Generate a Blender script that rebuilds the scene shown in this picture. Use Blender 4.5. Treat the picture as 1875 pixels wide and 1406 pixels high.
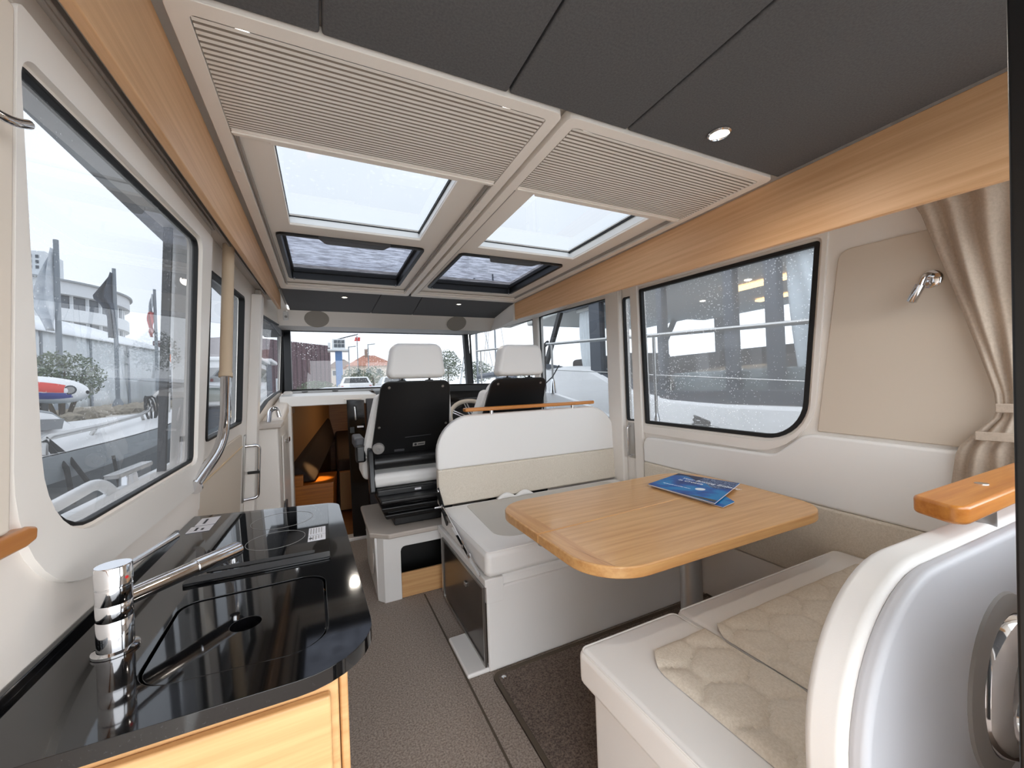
import bpy, bmesh, math, random
from mathutils import Vector, Matrix
random.seed(7)
R = math.radians
for o in list(bpy.data.objects):
    bpy.data.objects.remove(o, do_unlink=True)
SC = bpy.context.scene
COL = SC.collection

# ------------------------------------------------------------------ camera, sky, exposure
SC.view_settings.view_transform = 'Standard'
SC.view_settings.look = 'None'
SC.view_settings.exposure = 0.65
SC.view_settings.gamma = 1.0
SC.view_settings.use_curve_mapping = False
SC.cycles.transparent_max_bounces = 24
SC.cycles.max_bounces = 10
SC.cycles.diffuse_bounces = 6
SC.cycles.sample_clamp_indirect = 6.0
SC.cycles.use_denoising = True

cd = bpy.data.cameras.new('camera')
cam = bpy.data.objects.new('camera', cd)
COL.objects.link(cam)
cd.sensor_width = 36.0
cd.lens = 725.0 / 1875.0 * 36.0
cd.clip_start = 0.02
cd.clip_end = 1000
yaw, pitch, roll = R(25.4), R(0.31), R(-2.17)
fw = Vector((math.sin(yaw) * math.cos(pitch), math.cos(yaw) * math.cos(pitch), math.sin(pitch)))
r0 = Vector((math.cos(yaw), -math.sin(yaw), 0))
u0 = r0.cross(fw)
r1 = r0 * math.cos(roll) + u0 * math.sin(roll)
u1 = u0 * math.cos(roll) - r0 * math.sin(roll)
m = Matrix((r1, u1, -fw)).transposed().to_4x4()
m.translation = Vector((0, 0, 1.25))
cam.matrix_world = m
SC.camera = cam

w = bpy.data.worlds.new('overcast_sky')
SC.world = w
w.use_nodes = True
nt = w.node_tree
bg = nt.nodes['Background']
tc = nt.nodes.new('ShaderNodeTexCoord')
no = nt.nodes.new('ShaderNodeTexNoise')
no.inputs['Scale'].default_value = 2.2
no.inputs['Detail'].default_value = 4
rp = nt.nodes.new('ShaderNodeValToRGB')
rp.color_ramp.elements[0].position = 0.3
rp.color_ramp.elements[0].color = (0.80, 0.845, 0.90, 1)
rp.color_ramp.elements[1].position = 0.7
rp.color_ramp.elements[1].color = (0.93, 0.955, 0.985, 1)
nt.links.new(tc.outputs['Generated'], no.inputs['Vector'])
nt.links.new(no.outputs['Fac'], rp.inputs['Fac'])
nt.links.new(rp.outputs['Color'], bg.inputs['Color'])
bg.inputs['Strength'].default_value = 4.4
LAMP_W = 5.5

# ------------------------------------------------------------------ materials
def lin(c):
    return tuple(((v / 255) / 12.92 if v / 255 <= 0.04045 else ((v / 255 + 0.055) / 1.055) ** 2.4) for v in c) + (1.0,)

def M(name, col, rough=0.5, metal=0.0, bump=None, var=None, coat=0.0, spec=0.5, stretch=None, tex='noise', sheen=0.0):
    m = bpy.data.materials.new(name)
    m.use_nodes = True
    t = m.node_tree
    p = t.nodes['Principled BSDF']
    p.inputs['Base Color'].default_value = lin(col)
    p.inputs['Roughness'].default_value = rough
    p.inputs['Metallic'].default_value = metal
    p.inputs['Specular IOR Level'].default_value = spec
    p.inputs['Coat Weight'].default_value = coat
    p.inputs['Coat Roughness'].default_value = 0.08
    p.inputs['Sheen Weight'].default_value = sheen
    co = t.nodes.new('ShaderNodeTexCoord')
    mp = t.nodes.new('ShaderNodeMapping')
    t.links.new(co.outputs['Object'], mp.inputs['Vector'])
    if stretch:
        mp.inputs['Scale'].default_value = stretch
    if var:                                   # (scale, second colour)
        n = t.nodes.new('ShaderNodeTexNoise')
        n.inputs['Scale'].default_value = var[0]
        n.inputs['Detail'].default_value = 6
        n.inputs['Roughness'].default_value = 0.6
        t.links.new(mp.outputs['Vector'], n.inputs['Vector'])
        r = t.nodes.new('ShaderNodeValToRGB')
        lo, hi = (var[2], var[3]) if len(var) > 3 else (0.35, 0.65)
        r.color_ramp.elements[0].position = lo
        r.color_ramp.elements[1].position = hi
        r.color_ramp.elements[0].color = lin(col)
        r.color_ramp.elements[1].color = lin(var[1])
        t.links.new(n.outputs['Fac'], r.inputs['Fac'])
        t.links.new(r.outputs['Color'], p.inputs['Base Color'])
    if bump:                                  # (scale, strength, distance)
        if tex == 'voronoi':
            b = t.nodes.new('ShaderNodeTexVoronoi')
            b.inputs['Scale'].default_value = bump[0]
            out = b.outputs['Distance']
        elif tex == 'weave':
            b = t.nodes.new('ShaderNodeTexChecker')
            b.inputs['Scale'].default_value = bump[0]
            out = b.outputs['Fac']
        else:
            b = t.nodes.new('ShaderNodeTexNoise')
            b.inputs['Scale'].default_value = bump[0]
            b.inputs['Detail'].default_value = 3
            out = b.outputs['Fac']
        t.links.new(mp.outputs['Vector'], b.inputs['Vector'])
        bn = t.nodes.new('ShaderNodeBump')
        bn.inputs['Strength'].default_value = bump[1]
        bn.inputs['Distance'].default_value = bump[2] if len(bump) > 2 else 0.002
        t.links.new(out, bn.inputs['Height'])
        t.links.new(bn.outputs['Normal'], p.inputs['Normal'])
    return m

def wood(name, a, b, stretch, rough=0.4, coat=0.0, scale=1.0):
    return M(name, a, rough, var=(scale, b, 0.36, 0.66), stretch=stretch, coat=coat, bump=(scale * 2, 0.05, 0.001))

def GLASS(name, tint, drops=0.0, drop_scale=160, refl=1.0, ripple=0.0, haze=0.0):
    m = bpy.data.materials.new(name)
    m.use_nodes = True
    t = m.node_tree
    for n in list(t.nodes):
        t.nodes.remove(n)
    out = t.nodes.new('ShaderNodeOutputMaterial')
    tr = t.nodes.new('ShaderNodeBsdfTransparent')
    tr.inputs['Color'].default_value = lin(tint)
    gl = t.nodes.new('ShaderNodeBsdfGlossy')
    gl.inputs['Roughness'].default_value = 0.01
    lw = t.nodes.new('ShaderNodeLayerWeight')
    lw.inputs['Blend'].default_value = 0.5
    pw = t.nodes.new('ShaderNodeMath'); pw.operation = 'POWER'; pw.inputs[1].default_value = 5.0
    t.links.new(lw.outputs['Facing'], pw.inputs[0])
    fr = t.nodes.new('ShaderNodeMath'); fr.operation = 'MULTIPLY_ADD'
    fr.inputs[1].default_value = 0.90 * refl; fr.inputs[2].default_value = 0.045 * refl
    t.links.new(pw.outputs[0], fr.inputs[0])
    mx = t.nodes.new('ShaderNodeMixShader')
    co = t.nodes.new('ShaderNodeTexCoord')
    t.links.new(fr.outputs[0], mx.inputs['Fac'])
    t.links.new(tr.outputs[0], mx.inputs[1])
    t.links.new(gl.outputs[0], mx.inputs[2])
    last = mx
    if ripple:
        n = t.nodes.new('ShaderNodeTexNoise')
        n.inputs['Scale'].default_value = 26
        n.inputs['Detail'].default_value = 5
        mp = t.nodes.new('ShaderNodeMapping')
        mp.inputs['Scale'].default_value = (0.6, 2.2, 1)
        t.links.new(co.outputs['Object'], mp.inputs['Vector'])
        t.links.new(mp.outputs['Vector'], n.inputs['Vector'])
        r = t.nodes.new('ShaderNodeValToRGB')
        r.color_ramp.elements[0].position = 0.40
        r.color_ramp.elements[1].position = 0.62
        c = lin(tint)
        r.color_ramp.elements[0].color = tuple(v * (1 - ripple) for v in c[:3]) + (1,)
        r.color_ramp.elements[1].color = c
        t.links.new(n.outputs['Fac'], r.inputs['Fac'])
        t.links.new(r.outputs['Color'], tr.inputs['Color'])
    if drops or haze:
        df = t.nodes.new('ShaderNodeBsdfTranslucent')
        df.inputs['Color'].default_value = (0.95, 0.96, 0.97, 1)
        d2 = t.nodes.new('ShaderNodeBsdfDiffuse')
        d2.inputs['Color'].default_value = (0.9, 0.91, 0.92, 1)
        ad = t.nodes.new('ShaderNodeMixShader')
        ad.inputs['Fac'].default_value = 0.4
        t.links.new(df.outputs[0], ad.inputs[1])
        t.links.new(d2.outputs[0], ad.inputs[2])
        v = t.nodes.new('ShaderNodeTexVoronoi')
        v.inputs['Scale'].default_value = drop_scale
        t.links.new(co.outputs['Object'], v.inputs['Vector'])
        n2 = t.nodes.new('ShaderNodeTexNoise')
        n2.inputs['Scale'].default_value = 3.0
        t.links.new(co.outputs['Object'], n2.inputs['Vector'])
        # drop size varies over the pane
        mr = t.nodes.new('ShaderNodeMapRange')
        mr.inputs['From Min'].default_value = 0.35
        mr.inputs['From Max'].default_value = 0.7
        mr.inputs['To Min'].default_value = 0.05
        mr.inputs['To Max'].default_value = 0.30
        t.links.new(n2.outputs['Fac'], mr.inputs['Value'])
        cmp_ = t.nodes.new('ShaderNodeMath')
        cmp_.operation = 'LESS_THAN'
        t.links.new(v.outputs['Distance'], cmp_.inputs[0])
        t.links.new(mr.outputs['Result'], cmp_.inputs[1])
        ml = t.nodes.new('ShaderNodeMath')
        ml.operation = 'MULTIPLY_ADD'
        ml.inputs[1].default_value = drops
        ml.inputs[2].default_value = haze
        t.links.new(cmp_.outputs[0], ml.inputs[0])
        m2 = t.nodes.new('ShaderNodeMixShader')
        t.links.new(ml.outputs[0], m2.inputs['Fac'])
        t.links.new(last.outputs[0], m2.inputs[1])
        t.links.new(ad.outputs[0], m2.inputs[2])
        last = m2
    t.links.new(last.outputs[0], out.inputs['Surface'])
    return m

def EMIT(name, col, strength):
    m = bpy.data.materials.new(name)
    m.use_nodes = True
    t = m.node_tree
    p = t.nodes['Principled BSDF']
    p.inputs['Base Color'].default_value = lin(col)
    p.inputs['Emission Color'].default_value = lin(col)
    p.inputs['Emission Strength'].default_value = strength
    return m

vinyl = M('white_vinyl', (236, 234, 231), 0.45, bump=(420, 0.08, 0.001))
gel = M('cream_gelcoat', (232, 226, 219), 0.35)
gelw = M('white_gelcoat', (232, 230, 227), 0.3)
liner = M('cream_liner', (232, 223, 214), 0.5)
beige = M('beige_panel', (208, 195, 179), 0.6, bump=(500, 0.05, 0.001))
beige2 = M('pale_beige_panel', (222, 210, 196), 0.6)
ceilc = M('ceiling_plastic', (240, 232, 223), 0.45)
oak_y = wood('light_oak_veneer', (221, 177, 134), (204, 157, 113), (60, 1.6, 60), 0.45)
oak_x = wood('pale_oak_front', (214, 170, 118), (196, 148, 96), (2, 60, 60), 0.45)
tbl = wood('oiled_oak_table', (214, 167, 110), (193, 141, 86), (2.2, 46, 46), 0.32, coat=0.15)
tbl_y = wood('oiled_oak_edge', (210, 160, 103), (188, 133, 78), (46, 2.2, 46), 0.32, coat=0.15)
rail_w = wood('varnished_rail', (206, 136, 62), (182, 110, 42), (3, 70, 70), 0.32, coat=0.2)
rail_y = wood('varnished_rail_lengthwise', (196, 134, 76), (176, 112, 56), (70, 3, 70), 0.3, coat=0.3)
headl = M('charcoal_headliner', (92, 91, 92), 0.85, bump=(300, 0.3, 0.002), var=(200, (80, 79, 80)))
stone = M('black_polished_stone', (9, 9, 10), 0.05, var=(420, (46, 48, 52), 0.62, 0.72), coat=0.2)
hobg = M('black_hob_glass', (11, 11, 13), 0.03)
groove = M('black_groove', (4, 4, 4), 0.4)
chrome = M('chrome', (222, 222, 224), 0.07, 1.0)
steel = M('brushed_steel', (180, 178, 175), 0.28, 1.0, bump=(80, 0.05, 0.001), stretch=(1, 1, 40))
alu = M('satin_aluminium', (188, 188, 188), 0.35, 0.9)
blackp = M('black_plastic', (19, 19, 20), 0.35, bump=(300, 0.06, 0.001))
blackr = M('black_rubber', (12, 12, 13), 0.6)
blackg = M('black_gloss_panel', (16, 13, 12), 0.08)
blackal = M('black_door_frame', (14, 14, 15), 0.4)
greyp = M('grey_plastic', (150, 147, 144), 0.45)
dgrey = M('dark_grey_plastic', (72, 72, 76), 0.45)
carpet = M('brown_grey_carpet', (180, 167, 156), 0.95, var=(150, (122, 110, 102)), bump=(340, 0.9, 0.004))
carpetd = M('dark_brown_mat', (136, 121, 110), 0.95, var=(150, (74, 63, 57)), bump=(320, 0.9, 0.004))
bind = M('mat_binding', (84, 74, 62), 0.8)
weave = M('beige_woven_fabric', (222, 213, 199), 0.85, bump=(260, 0.35, 0.0012), tex='voronoi', var=(180, (208, 198, 182)))
curt = M('taupe_linen', (190, 174, 157), 0.9, bump=(350, 0.3, 0.001), var=(120, (178, 162, 146)))
fridge = M('smoked_steel_front', (88, 79, 71), 0.22, 0.7)
paper = M('white_paper', (224, 222, 226), 0.5)
ink = M('dark_ink', (40, 40, 46), 0.6)
spk = M('speaker_cloth', (150, 142, 133), 0.9, bump=(700, 0.3, 0.001))
track = M('grey_track', (150, 142, 135), 0.4)
shade_strip = M('taupe_strip', (190, 180, 170), 0.5)
gl_side = GLASS('window_glass_side', (113, 116, 120), drops=0.06, drop_scale=120, haze=0.03)
gl_star = GLASS('window_glass_starboard', (140, 144, 148), drops=0.24, drop_scale=75, haze=0.10)
gl_bow = GLASS('window_glass_bow_quarter', (122, 124, 127), drops=0.12, drop_scale=60, haze=0.02, refl=0.35)
gl_stbd_door = GLASS('window_glass_side_door', (128, 132, 136), drops=0.03, drop_scale=200, haze=0.01)
gl_front = GLASS('windshield_glass', (123, 125, 127), drops=0.22, drop_scale=55, haze=0.015)
gl_sky = GLASS('skylight_glass', (109, 112, 115), drops=0.03, drop_scale=40)
gl_hatch = GLASS('hatch_glass_rainy', (92, 95, 104), ripple=0.5)
gl_dark = GLASS('tinted_boat_glass', (238, 241, 243), refl=1.0)

# ------------------------------------------------------------------ mesh helpers
def B():
    return bmesh.new()

def box(bm, x0, x1, y0, y1, z0, z1):
    v = [bm.verts.new(p) for p in ((x0, y0, z0), (x1, y0, z0), (x1, y1, z0), (x0, y1, z0), (x0, y0, z1), (x1, y0, z1), (x1, y1, z1), (x0, y1, z1))]
    for f in ((0, 3, 2, 1), (4, 5, 6, 7), (0, 1, 5, 4), (1, 2, 6, 5), (2, 3, 7, 6), (3, 0, 4, 7)):
        bm.faces.new([v[i] for i in f])
    return bm

def hexa(bm, pts):
    v = [bm.verts.new(p) for p in pts]
    for f in ((0, 3, 2, 1), (4, 5, 6, 7), (0, 1, 5, 4), (1, 2, 6, 5), (2, 3, 7, 6), (3, 0, 4, 7)):
        bm.faces.new([v[i] for i in f])
    return bm

def rpoly(pts, seg=6):
    """polygon with rounded corners: pts = [(u, v, radius)]"""
    out = []
    n = len(pts)
    for i in range(n):
        p = Vector(pts[i][:2])
        r = pts[i][2] if len(pts[i]) > 2 else 0
        if r <= 0:
            out.append(tuple(p))
            continue
        a = Vector(pts[i - 1][:2]) - p
        b = Vector(pts[(i + 1) % n][:2]) - p
        la, lb = a.length, b.length
        a.normalize(); b.normalize()
        ang = a.angle(b)
        d = min(r / math.tan(ang / 2), la * 0.49, lb * 0.49)
        rr = d * math.tan(ang / 2)
        c = p + (a + b).normalized() * (rr / math.sin(ang / 2))
        s = p + a * d - c
        e = p + b * d - c
        tot = s.angle(e)
        for k in range(seg + 1):
            t = k / seg
            q = (s * math.sin((1 - t) * tot) + e * math.sin(t * tot)) / math.sin(tot) if tot > 1e-4 else s
            out.append(tuple(c + q))
    return out

def inset(poly, d):
    """offset a simple polygon inwards by d"""
    n = len(poly)
    area = sum(poly[i][0] * poly[(i + 1) % n][1] - poly[(i + 1) % n][0] * poly[i][1] for i in range(n))
    s = 1 if area > 0 else -1
    out = []
    for i in range(n):
        p0, p1, p2 = Vector(poly[i - 1]), Vector(poly[i]), Vector(poly[(i + 1) % n])
        e1, e2 = (p1 - p0), (p2 - p1)
        if e1.length < 1e-7: e1 = e2
        if e2.length < 1e-7: e2 = e1
        n1 = Vector((-e1.y, e1.x)).normalized() * s
        n2 = Vector((-e2.y, e2.x)).normalized() * s
        nn = n1 + n2
        if nn.length < 1e-5:
            nn = n1
        nn.normalize()
        out.append(tuple(p1 + nn * (d / max(0.4, nn.dot(n1)))))
    return out

def plate(bm, outer, holes, fmap, t0, t1):
    loops = [outer] + list(holes)
    sides = []
    for t in (t0, t1):
        ls = [[bm.verts.new(fmap(u, v, t)) for (u, v) in lp] for lp in loops]
        ed = []
        for lv in ls:
            for i in range(len(lv)):
                ed.append(bm.edges.new((lv[i], lv[(i + 1) % len(lv)])))
        if len(loops) == 1:
            bm.faces.new(ls[0])
        else:
            bmesh.ops.triangle_fill(bm, use_beauty=True, use_dissolve=False, edges=ed)
        sides.append(ls)
    for a, b in zip(*sides):
        n = len(a)
        for i in range(n):
            j = (i + 1) % n
            bm.faces.new((a[i], a[j], b[j], b[i]))
    bmesh.ops.recalc_face_normals(bm, faces=bm.faces)
    return bm

def ring(bm, outer, d, fmap, t0, t1):
    return plate(bm, outer, [inset(outer, d)], fmap, t0, t1)

def tube(bm, pts, r, n=10, closed=False):
    pts = [Vector(p) for p in pts]
    rs = r if isinstance(r, (list, tuple)) else [r] * len(pts)
    rows = []
    up = Vector((0, 0, 1))
    prev = None
    for i, p in enumerate(pts):
        if closed:
            t = (pts[(i + 1) % len(pts)] - pts[i - 1])
        else:
            t = pts[min(i + 1, len(pts) - 1)] - pts[max(i - 1, 0)]
        t.normalize()
        if prev is None:
            a = t.cross(up)
            if a.length < 0.05:
                a = t.cross(Vector((1, 0, 0)))
        else:
            a = prev - t * prev.dot(t)
        a.normalize()
        prev = a
        b = t.cross(a)
        rows.append([bm.verts.new(p + (a * math.cos(2 * math.pi * k / n) + b * math.sin(2 * math.pi * k / n)) * rs[i]) for k in range(n)])
    m_ = len(rows)
    for i in range(m_ if closed else m_ - 1):
        q, s = rows[i], rows[(i + 1) % m_]
        for k in range(n):
            bm.faces.new((q[k], q[(k + 1) % n], s[(k + 1) % n], s[k]))
    if not closed:
        bm.faces.new(rows[0][::-1])
        bm.faces.new(rows[-1])
    bmesh.ops.recalc_face_normals(bm, faces=bm.faces)
    return bm

def bend(pts, r=0.03, seg=5):
    """round the corners of a 3-D path"""
    pts = [Vector(p) for p in pts]
    out = [pts[0]]
    for i in range(1, len(pts) - 1):
        a, p, c = pts[i - 1], pts[i], pts[i + 1]
        d1 = min(r, (a - p).length * 0.49)
        d2 = min(r, (c - p).length * 0.49)
        s = p + (a - p).normalized() * d1
        e = p + (c - p).normalized() * d2
        for k in range(seg + 1):
            t = k / seg
            out.append(s * (1 - t) ** 2 + p * 2 * t * (1 - t) + e * t * t)
    out.append(pts[-1])
    return out

def lathe(bm, prof, org, axis=(0, 0, 1), n=24, cap=True):
    """prof = [(radius, height along axis)]"""
    ax = Vector(axis).normalized()
    a = ax.cross(Vector((0, 0, 1)))
    if a.length < 0.05:
        a = Vector((1, 0, 0))
    a.normalize()
    b = ax.cross(a)
    o = Vector(org)
    rows = []
    for (r, h) in prof:
        rows.append([bm.verts.new(o + ax * h + (a * math.cos(2 * math.pi * k / n) + b * math.sin(2 * math.pi * k / n)) * max(r, 1e-4)) for k in range(n)])
    for i in range(len(rows) - 1):
        for k in range(n):
            bm.faces.new((rows[i][k], rows[i][(k + 1) % n], rows[i + 1][(k + 1) % n], rows[i + 1][k]))
    if cap:
        bm.faces.new(rows[0][::-1])
        bm.faces.new(rows[-1])
    bmesh.ops.recalc_face_normals(bm, faces=bm.faces)
    return bm

def disc(bm, c, r, axis=(0, 0, 1), h=0.002, n=24):
    return lathe(bm, [(r, 0), (r, h)], c, axis, n)

def grid_surf(bm, f, nu, nv):
    vs = [[bm.verts.new(f(i / nu, j / nv)) for j in range(nv + 1)] for i in range(nu + 1)]
    for i in range(nu):
        for j in range(nv):
            bm.faces.new((vs[i][j], vs[i + 1][j], vs[i + 1][j + 1], vs[i][j + 1]))
    return bm

def obj(name, bm, mat, parent=None, bevel=0.0, seg=3, smooth=True, kind=None, label=None, angle=40, solid=0.0, subsurf=0):
    me = bpy.data.meshes.new(name)
    bm.normal_update()
    bm.to_mesh(me)
    bm.free()
    me.materials.append(mat)
    o = bpy.data.objects.new(name, me)
    COL.objects.link(o)
    if smooth:
        for p in me.polygons:
            p.use_smooth = True
        me.set_sharp_from_angle(angle=R(angle))
    if solid:
        s = o.modifiers.new('Solid', 'SOLIDIFY')
        s.thickness = solid
        s.offset = 0
    if bevel:
        b = o.modifiers.new('Bevel', 'BEVEL')
        b.width = bevel
        b.segments = seg
        b.limit_method = 'ANGLE'
        b.angle_limit = R(35)
        b.harden_normals = smooth
    if subsurf:
        s = o.modifiers.new('Sub', 'SUBSURF')
        s.levels = s.render_levels = subsurf
    if parent:
        o.parent = parent
        pm = Vector(parent['_at']) if '_at' in parent else Vector((0, 0, 0))
        o.matrix_parent_inverse = Matrix.Translation(-pm)
        o['_at'] = (0.0, 0.0, 0.0)
    else:
        o['_at'] = (0.0, 0.0, 0.0)
    if kind:
        o['kind'] = kind
    if label:
        o['label'] = label
    return o

def tag(o, label, cat, group=None, kind=None):
    o['label'] = label
    o['category'] = cat
    if group: o['group'] = group
    if kind: o['kind'] = kind
    return o

def thing(name, loc, label=None, cat=None, group=None, kind=None):
    o = bpy.data.objects.new(name, None)
    o.location = loc
    o.empty_display_size = 0.05
    COL.objects.link(o)
    o['_at'] = tuple(float(v) for v in loc)
    if label: o['label'] = label
    if cat: o['category'] = cat
    if group: o['group'] = group
    if kind: o['kind'] = kind
    return o

def copy_tree(o, parent=None):
    c = o.copy()
    COL.objects.link(c)
    if parent is not None:
        c.parent = parent
    for ch in [x for x in COL.objects if x.parent == o]:
        copy_tree(ch, c)
    return c

def text(name, body, size, mat, parent, mtx, extrude=0.0003, align='LEFT'):
    cu = bpy.data.curves.new(name, 'FONT')
    cu.body = body
    cu.size = size
    cu.extrude = extrude
    cu.align_x = align
    o = bpy.data.objects.new(name, cu)
    COL.objects.link(o)
    cu.materials.append(mat)
    dg = bpy.context.evaluated_depsgraph_get()
    me = bpy.data.meshes.new_from_object(o.evaluated_get(dg))
    bpy.data.objects.remove(o, do_unlink=True)
    o = bpy.data.objects.new(name, me)
    COL.objects.link(o)
    if not me.materials:
        me.materials.append(mat)
    if parent:
        o.parent = parent
    o.matrix_basis = mtx
    return o

def frame_mtx(o, x, y):
    x = Vector(x).normalized(); y = Vector(y)
    z = x.cross(y).normalized(); y = z.cross(x)
    m = Matrix((x, y, z)).transposed().to_4x4()
    m.translation = Vector(o)
    return m

def xL(z, off=0.0):
    return -0.36 + 0.06 * (z - 0.9) + off
ML = lambda y, z, t: (xL(z) + t, y, z)             # left wall: +t is into the cabin
MD = lambda y, z, t: (xL(z) - 0.03 + t, y, z)      # side door plane on the left
MR = lambda y, z, t: (2.0 - t, y, z)               # right wall: +t is into the cabin
MC = lambda x, y, t: (x, y, 1.95 + t)              # ceiling

def bounds(x, y, r=0.0):
    pass
# ================================================================== SETTING
# floor
fl = obj('floor', box(B(), -0.42, 2.02, -1.0, 3.72, -0.05, 0.0), carpet, kind='structure')
obj('carpet_seam', box(B(), 0.510, 0.518, 0.9, 2.44, 0.0, 0.003), bind, fl)
sill = obj('trim_1', box(B(), -0.24, 0.32, 3.60, 3.72, 0.0, 0.025), gelw, kind='structure', bevel=0.006)

obj('floor_cockpit_bounce', box(B(), -0.6, 2.3, -3.2, -0.62, -0.08, -0.03), M('cockpit_bounce_white', (214, 210, 204), 0.6), kind='structure')  # unseen cockpit floor, added pale to bounce light into the cabin
# ---- left wall: galley liner with the big window, then the side door further forward
W1 = rpoly([(0.655, 1.655, 0.02), (1.400, 1.700, 0.03), (1.437, 1.067, 0.02), (0.755, 1.052, 0.15)], 8)
W2 = rpoly([(1.665, 1.690, 0.02), (2.300, 1.735, 0.03), (2.348, 1.117, 0.03), (1.70, 1.095, 0.02)])
W3 = rpoly([(2.74, 1.745, 0.02), (4.37, 1.895, 0.02), (4.40, 1.285, 0.0), (3.95, 1.262, 0.10), (3.35, 1.205, 0.2), (2.79, 1.105, 0.05)])
wl = thing('wall_left', (-0.36, 1.0, 0), kind='structure')
obj('galley_liner', plate(B(), [(-0.6, 0), (1.515, 0), (1.515, 1.93), (-0.6, 1.93)], [W1], ML, 0.0, -0.05), liner, wl)
obj('door_side_liner', plate(B(), [(1.50, 0), (4.46, 0), (4.46, 1.96), (1.50, 1.96)], [W2, W3], MD, 0.0, -0.04), gel, wl)
obj('window_surround', plate(B(), rpoly([(0.640, 1.712, 0.01), (1.512, 1.748, 0.0), (1.512, 0.985, 0.0), (0.690, 0.965, 0.22)], 10), [inset(W1, -0.006)], ML, -0.001, 0.010), gel, wl, bevel=0.005)
obj('upper_band', plate(B(), [(-0.6, 1.655), (1.512, 1.742), (1.512, 1.90), (-0.6, 1.90)], [], ML, -0.001, 0.006), shade_strip, wl, bevel=0.003)
obj('upper_band_groove', plate(B(), [(-0.6, 1.700), (1.512, 1.772), (1.512, 1.778), (-0.6, 1.706)], [], ML, 0.005, 0.014), track, wl, bevel=0.002)
obj('upper_band_groove', plate(B(), [(-0.6, 1.716), (1.512, 1.786), (1.512, 1.792), (-0.6, 1.722)], [], ML, 0.005, 0.014), track, wl, bevel=0.002)
obj('upholstered_panel', plate(B(), rpoly([(-0.4, 1.66, 0.02), (0.636, 1.70, 0.0), (0.675, 1.10, 0.0), (-0.4, 1.09, 0.02)]), [], ML, -0.001, 0.012), beige2, wl, bevel=0.006)
# wooden fiddle strip behind the camera side of the galley
obj('wooden_strip', plate(B(), rpoly([(-0.4, 1.098), (0.70, 1.100), (0.718, 1.095), (0.718, 1.079), (0.70, 1.075), (-0.4, 1.073)]), [], ML, -0.001, 0.015), rail_y, wl, bevel=0.004)
# door posts and panels further forward
for nm, y0, y1, z0, z1, t in (('jamb', 1.515, 1.545, 0.9, 1.85, 0.028), ('door_post', 2.50, 2.585, 0.0, 1.80, 0.050), ('door_post', 2.615, 2.72, 0.0, 1.85, 0.030)):
    obj(nm, plate(B(), [(y0, z0), (y1, z0), (y1, z1), (y0, z1)], [], MD, -0.001, t), gel, wl, bevel=0.008)
obj('door_lower_panel', plate(B(), rpoly([(1.56, 0.45, 0.02), (2.36, 0.45, 0.02), (2.34, 1.065, 0.03), (1.56, 1.03, 0.02)]), [], MD, -0.001, 0.010), beige, wl, bevel=0.005)
obj('door_trim_strip', plate(B(), [(1.56, 0.957), (2.335, 1.000), (2.335, 1.006), (1.56, 0.964)], [], MD, 0.009, 0.014), M('gold_beige_strip', (206, 178, 138), 0.4), wl, bevel=0.002)

def sheet_poly(outline, fmap, t):
    b = B()
    b.faces.new([b.verts.new(fmap(u, v, t)) for u, v in outline])
    return b

def window(idx, outline, fmap, glass, gask=0.016, t0=-0.02, t1=0.006, gl_t=-0.022, extra=None):
    wn = thing('window_%d' % idx, fmap(*outline[0], 0), kind='structure')
    obj('gasket', ring(B(), outline, gask, fmap, t0, t1), blackr, wn, bevel=0.002)
    obj('pane', sheet_poly(inset(outline, gask * 0.4), fmap, gl_t), glass, wn, smooth=False)
    return wn

w1 = window(1, W1, ML, gl_side, gask=0.006, t0=-0.012, t1=0.002, gl_t=-0.008)
obj('sliding_sash', plate(B(), [(1.315, 1.060), (1.327, 1.060), (1.299, 1.692), (1.287, 1.690)], [], ML, -0.045, -0.028), dgrey, w1)
obj('lock_clip', plate(B(), [(1.395, 1.13), (1.403, 1.13), (1.403, 1.145), (1.395, 1.145)], [], ML, -0.022, -0.012), blackp, w1)
window(2, W2, MD, gl_side, gask=0.010)
window(3, W3, MD, gl_bow, gask=0.010)

# valance (wood) on the left, with the soffit and curtain tracks behind it
def zb_l(y): return 1.729 + 0.0465 * (y - 0.782)
vl = obj('trim_2', hexa(B(), [(-0.268, -0.6, zb_l(-0.6)), (-0.25, -0.6, zb_l(-0.6)), (-0.25, 3.13, zb_l(3.13)), (-0.268, 3.13, zb_l(3.13)),
                              (-0.268, -0.6, 1.945), (-0.25, -0.6, 1.945), (-0.25, 3.13, 1.945), (-0.268, 3.13, 1.945)]), oak_y, kind='structure', bevel=0.003)
sf = thing('trim_3', (-0.3, 1, 1.78), kind='structure')
def strip_l(x0, x1, za, zb_, y0=-0.6, y1=2.72):
    f = lambda y: 0.0465 * (y - 0.782)
    return hexa(B(), [(x0, y0, za + f(y0)), (x1, y0, za + f(y0)), (x1, y1, za + f(y1)), (x0, y1, za + f(y1)),
                      (x0, y0, zb_ + f(y0)), (x1, y0, zb_ + f(y0)), (x1, y1, zb_ + f(y1)), (x0, y1, zb_ + f(y1))])
obj('soffit', strip_l(-0.345, -0.262, 1.765, 1.80), shade_strip, sf, bevel=0.004)
obj('curtain_track', strip_l(-0.298, -0.290, 1.752, 1.768), track, sf, bevel=0.002)
obj('curtain_track', strip_l(-0.283, -0.277, 1.752, 1.768), track, sf, bevel=0.002)

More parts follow.
